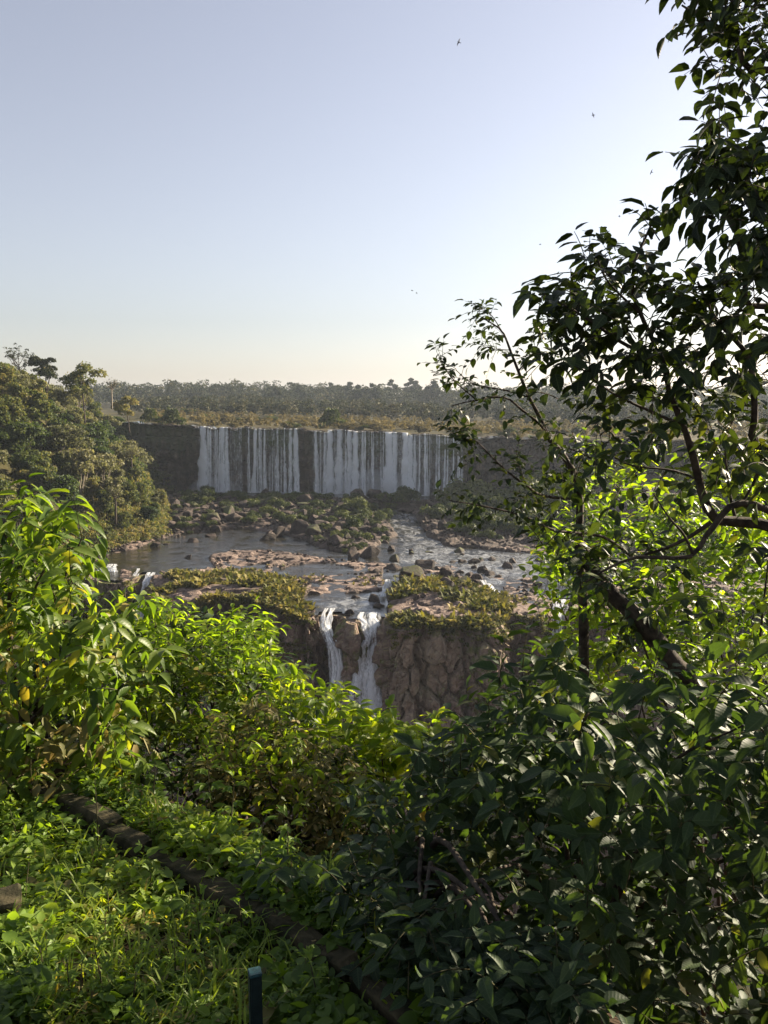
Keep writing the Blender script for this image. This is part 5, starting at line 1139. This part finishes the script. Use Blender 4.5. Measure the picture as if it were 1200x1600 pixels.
for k_ in range(7):
    an = k_ * 2.4 + r.uniform(0, 6, n); A = np.stack([np.cos(an), np.sin(an), r.uniform(-.1, .5, n)], -1); A, S_, Nn = frame(A, V(.25, .1, 1) + .55 * r.normal(size=(n, 3)))
    size = .022 + .075 * r.random(n) ** 2.2; hgt = r.uniform(.02, .12, n) * (1 + .6 * vnoise(np.c_[wp[:, :2] * 2.2, 0 * wp[:, :1]], 7))
    cover.add(wp + np.c_[r.normal(0, .03, (n, 2)), hgt] + A * .01, A, Nn, size, size * r.uniform(.45, .8, n), r.uniform(.05, .5, n), np.clip(.5 + .35 * vnoise(np.c_[wp[:, :2] * 1.3, 0 * wp[:, :1]], 8) + r.normal(0, .15, n), 0, .95))
gr = empty('ground_cover', ground_px(250, 1450)); put_leaves(gr, cover, 'weed_leaf', 0, r, 'ground_leaves'); tag(gr, 'low green weeds and creepers carpeting the bank', 'weeds', None, 'stuff')
def blades(name, label, p, seed, hlo, hhi):
    r = np.random.default_rng(seed); n = len(p); h = r.uniform(hlo, hhi, n)[:, None]; d = nrm(r.normal(size=(n, 3)) * V(1, 1, 0)); sd = nrm(np.cross(d, V(0, 0, 1))) * r.uniform(.0025, .006, n)[:, None]
    m1 = p + V(0, 0, 1) * h * .55 + d * h * .15; m2 = p + V(0, 0, 1) * h * .9 + d * h * .45; tip = p + V(0, 0, 1) * h * r.uniform(.7, 1.05, n)[:, None] + d * h * .85
    v = np.stack([p - sd, p + sd, m1 + sd, m1 - sd, m2 + sd * .7, m2 - sd * .7, tip], 1).reshape(-1, 3); i = np.arange(n)[:, None] * 7
    return tag(link(name, mesh_from(name, v, [np.hstack([i, i + 1, i + 2, i + 3]), np.hstack([i + 3, i + 2, i + 4, i + 5]), np.hstack([i + 5, i + 4, i + 6])], np.clip(r.normal(.6, .15, n), 0, .9).repeat(7)), M['weed_leaf']), label, 'grass', None, 'stuff')
gp = weed_pts(230, 9); gp = np.repeat(gp, 14, 0) + np.c_[rng.normal(0, .04, (230 * 14, 2)), np.zeros(230 * 14)]; kxb = np.interp(gp[:, 1], kc[::-1, 1], kc[::-1, 0]); gp = gp[((gp[:, 0] - kxb) > .10) | ((gp[:, 0] - kxb) < -.16)]; gp = gp[rng.random(len(gp)) < .6]; blades('bank_grass_blades', 'thin green grass blades among the weeds of the bank', gp, 12, .07, .22)
# small divided leaflets, ferny weeds
fl = Leaves(); fp_ = weed_pts(1100, 14); fp_ = fp_[fbm(np.c_[fp_[:, :2] * 1.1, 0 * fp_[:, :1]], 3, 15) > -.05]; kxb = np.interp(fp_[:, 1], kc[::-1, 1], kc[::-1, 0]); fp_ = fp_[((fp_[:, 0] - kxb) > .06) | ((fp_[:, 0] - kxb) < -.2)]; n = len(fp_)
fd = nrm(np.c_[r.normal(size=(n, 2)), r.uniform(.5, 1.4, n)]); fb = fp_ + V(0, 0, .03)
twig_leaves(r, fb, fd, (.10, .24), (9, 13), (.022, .045), .36, .1, fl, (.62, .16), (.05, .3), .9, 0., .2, .5)
gr = empty('ferny_weeds', ground_px(300, 1420)); put_leaves(gr, fl, 'weed_leaf', 0, r, 'leaflets'); tag(gr, 'ferny bright green weeds spread over the bank', 'weeds', None, 'stuff')
# fallen dry leaves on the soil
dl = Leaves(); lp_ = weed_pts(700, 3); n = len(lp_); an = r.uniform(0, 6.28, n); A, S_, Nn = frame(np.stack([np.cos(an), np.sin(an), r.normal(0, .15, n)], -1), V(0, 0, 1) + .3 * r.normal(size=(n, 3)))
ll = r.uniform(.04, .12, n); dl.add(lp_ + V(0, 0, 1) * r.uniform(.02, .10, n)[:, None], A, Nn, ll, ll * .5, r.uniform(.1, .6, n), r.uniform(.3, .8, n)); gr = empty('leaf_litter', ground_px(200, 1500)); put_leaves(gr, dl, 'dry_leaf', 0, r, 'dry_leaves'); tag(gr, 'dry brown leaves scattered between the weeds', 'leaf litter', None, 'stuff')
# upright weeds that stand out singly
def weed(px, py, h, n_l, leaf, label, seed, ratio=.42, group=None, mat='weed_leaf'):
    r = np.random.default_rng(seed); b = ground_px(px, py); root = empty('weed', b); lean = r.normal(0, .08, 2) * h
    st = curve([b, b + V(lean[0] * .4, lean[1] * .4, h * .5), b + V(lean[0], lean[1], h)], 10); put_stems(root, [(st, .005, .002)], 'twig', 'stem', 4); lv = Leaves()
    for k_ in range(n_l):
        f = .25 + .75 * (k_ + .5) / n_l; p = st[min(9, int(f * 9.99))]; an = k_ * 2.4 + r.normal(0, .3); A = V(math.cos(an), math.sin(an), .35 - .35 * (1 - f) + (1. if k_ == n_l - 1 else 0))[None]
        A, S_, Nn = frame(A, V(0, 0, 1)[None] + .2 * r.normal(size=(1, 3))); l = np.array([leaf * (1.1 - .5 * f) * r.uniform(.8, 1.2)]); lv.add(p[None] + A * .015, A, Nn, l, l * ratio, np.array([r.uniform(.1, .5)]), np.array([np.clip(r.normal(.55, .15), 0, .9)]))
        if leaf > .05:                                           # side leaflets make the blade read as divided
            for sd in (-1, 1):
                A2, S2, N2 = frame(A + S_ * sd * .9, Nn); lv.add(p[None] + A * .04, A2, N2, l * .62, l * .62 * ratio, np.array([.25]), np.array([.55]))
    put_leaves(root, lv, mat, 60, r); return tag(root, label, 'weed', group)
for i, a in enumerate([(155, 1340, .55, 9, .09, 'tall thin weed rising in front of the kerb below the tall shrub'), (312, 1462, .22, 7, .08, 'small upright weed with divided leaves beside the kerb'), (165, 1580, .34, 8, .07, 'upright weed on the bare soil near the bottom edge'),
                       (120, 1480, .16, 6, .09, 'low weed with pale divided leaves near the single stone block'), (330, 1285, .5, 12, .12, 'bushy bright weed growing behind the kerb'), (405, 1385, .42, 11, .13, 'large leaved weed beside the kerb below the dry vines'),
                       (450, 1375, .36, 10, .12, 'bright divided leaf weed at the edge of the dark undergrowth'), (270, 1250, .5, 10, .10, 'tall feathery weed against the dark gap in the bushes'), (360, 1320, .4, 10, .10, 'leafy weed at the foot of the dry vines'),
                       (380, 1480, .26, 8, .10, 'spreading weed just above the short post'), (350, 1515, .22, 8, .10, 'low leafy weed left of the short post'), (70, 1545, .16, 7, .12, 'pale broad weed in the lower left corner'), (30, 1330, .3, 9, .10, 'leafy weed under the tall shrub by the kerb end'),
                       (200, 1250, .42, 12, .10, 'ferny weed standing behind the kerb at the foot of the tall shrub'), (240, 1280, .4, 11, .09, 'dense ferny weed behind the middle of the kerb'), (480, 1560, .2, 8, .07, 'small weed right of the short post'), (500, 1430, .2, 7, .08, 'small bright weed on the kerb top'), (50, 1262, .45, 12, .12, 'pointed leaved weed in front of the tall shrub')]):
    weed(*a, 700 + i)
for i in range(46):
    q = sample_poly([(0, 1260), (150, 1235), (330, 1310), (470, 1390), (560, 1500), (560, 1600), (0, 1600)], 1, r)[0]
    h_ = r.uniform(.10, .28); rowp = ['top of the bank', 'upper bank', 'middle of the bank', 'lower bank', 'bottom edge'][int(np.clip((q[1] - 1250) / 70, 0, 4))]; colp = ['left side', 'centre left', 'centre', 'kerb side'][int(np.clip(q[0] / 140, 0, 3))]
    weed(q[0], q[1], h_, int(r.integers(5, 9)), r.uniform(.05, .09), f"{'short' if h_ < .19 else 'knee high'} plain green weed, {rowp}, {colp}", 800 + i, group='small weeds on the bank')

# ================================================================== the air
bm = bmesh.new(); bmesh.ops.create_cube(bm, size=1.0)
for v in bm.verts: v.co = (v.co.x * 5600, -620 + (v.co.y + .5) * 3400, -94 + (v.co.z + .5) * 142)
me = bpy.data.meshes.new('haze'); bm.to_mesh(me); bm.free(); k = N('haze_air')
vol = k.n('ShaderNodeVolumePrincipled'); vol.inputs['Color'].default_value = (.74, .84, 1., 1); vol.inputs['Density'].default_value = .0001; vol.inputs['Anisotropy'].default_value = .3
k.t.links.new(vol.outputs[0], k.out.inputs['Volume'])
tag(link('haze', me, k.m), 'thin bluish haze over the valley', 'haze', None, 'stuff')
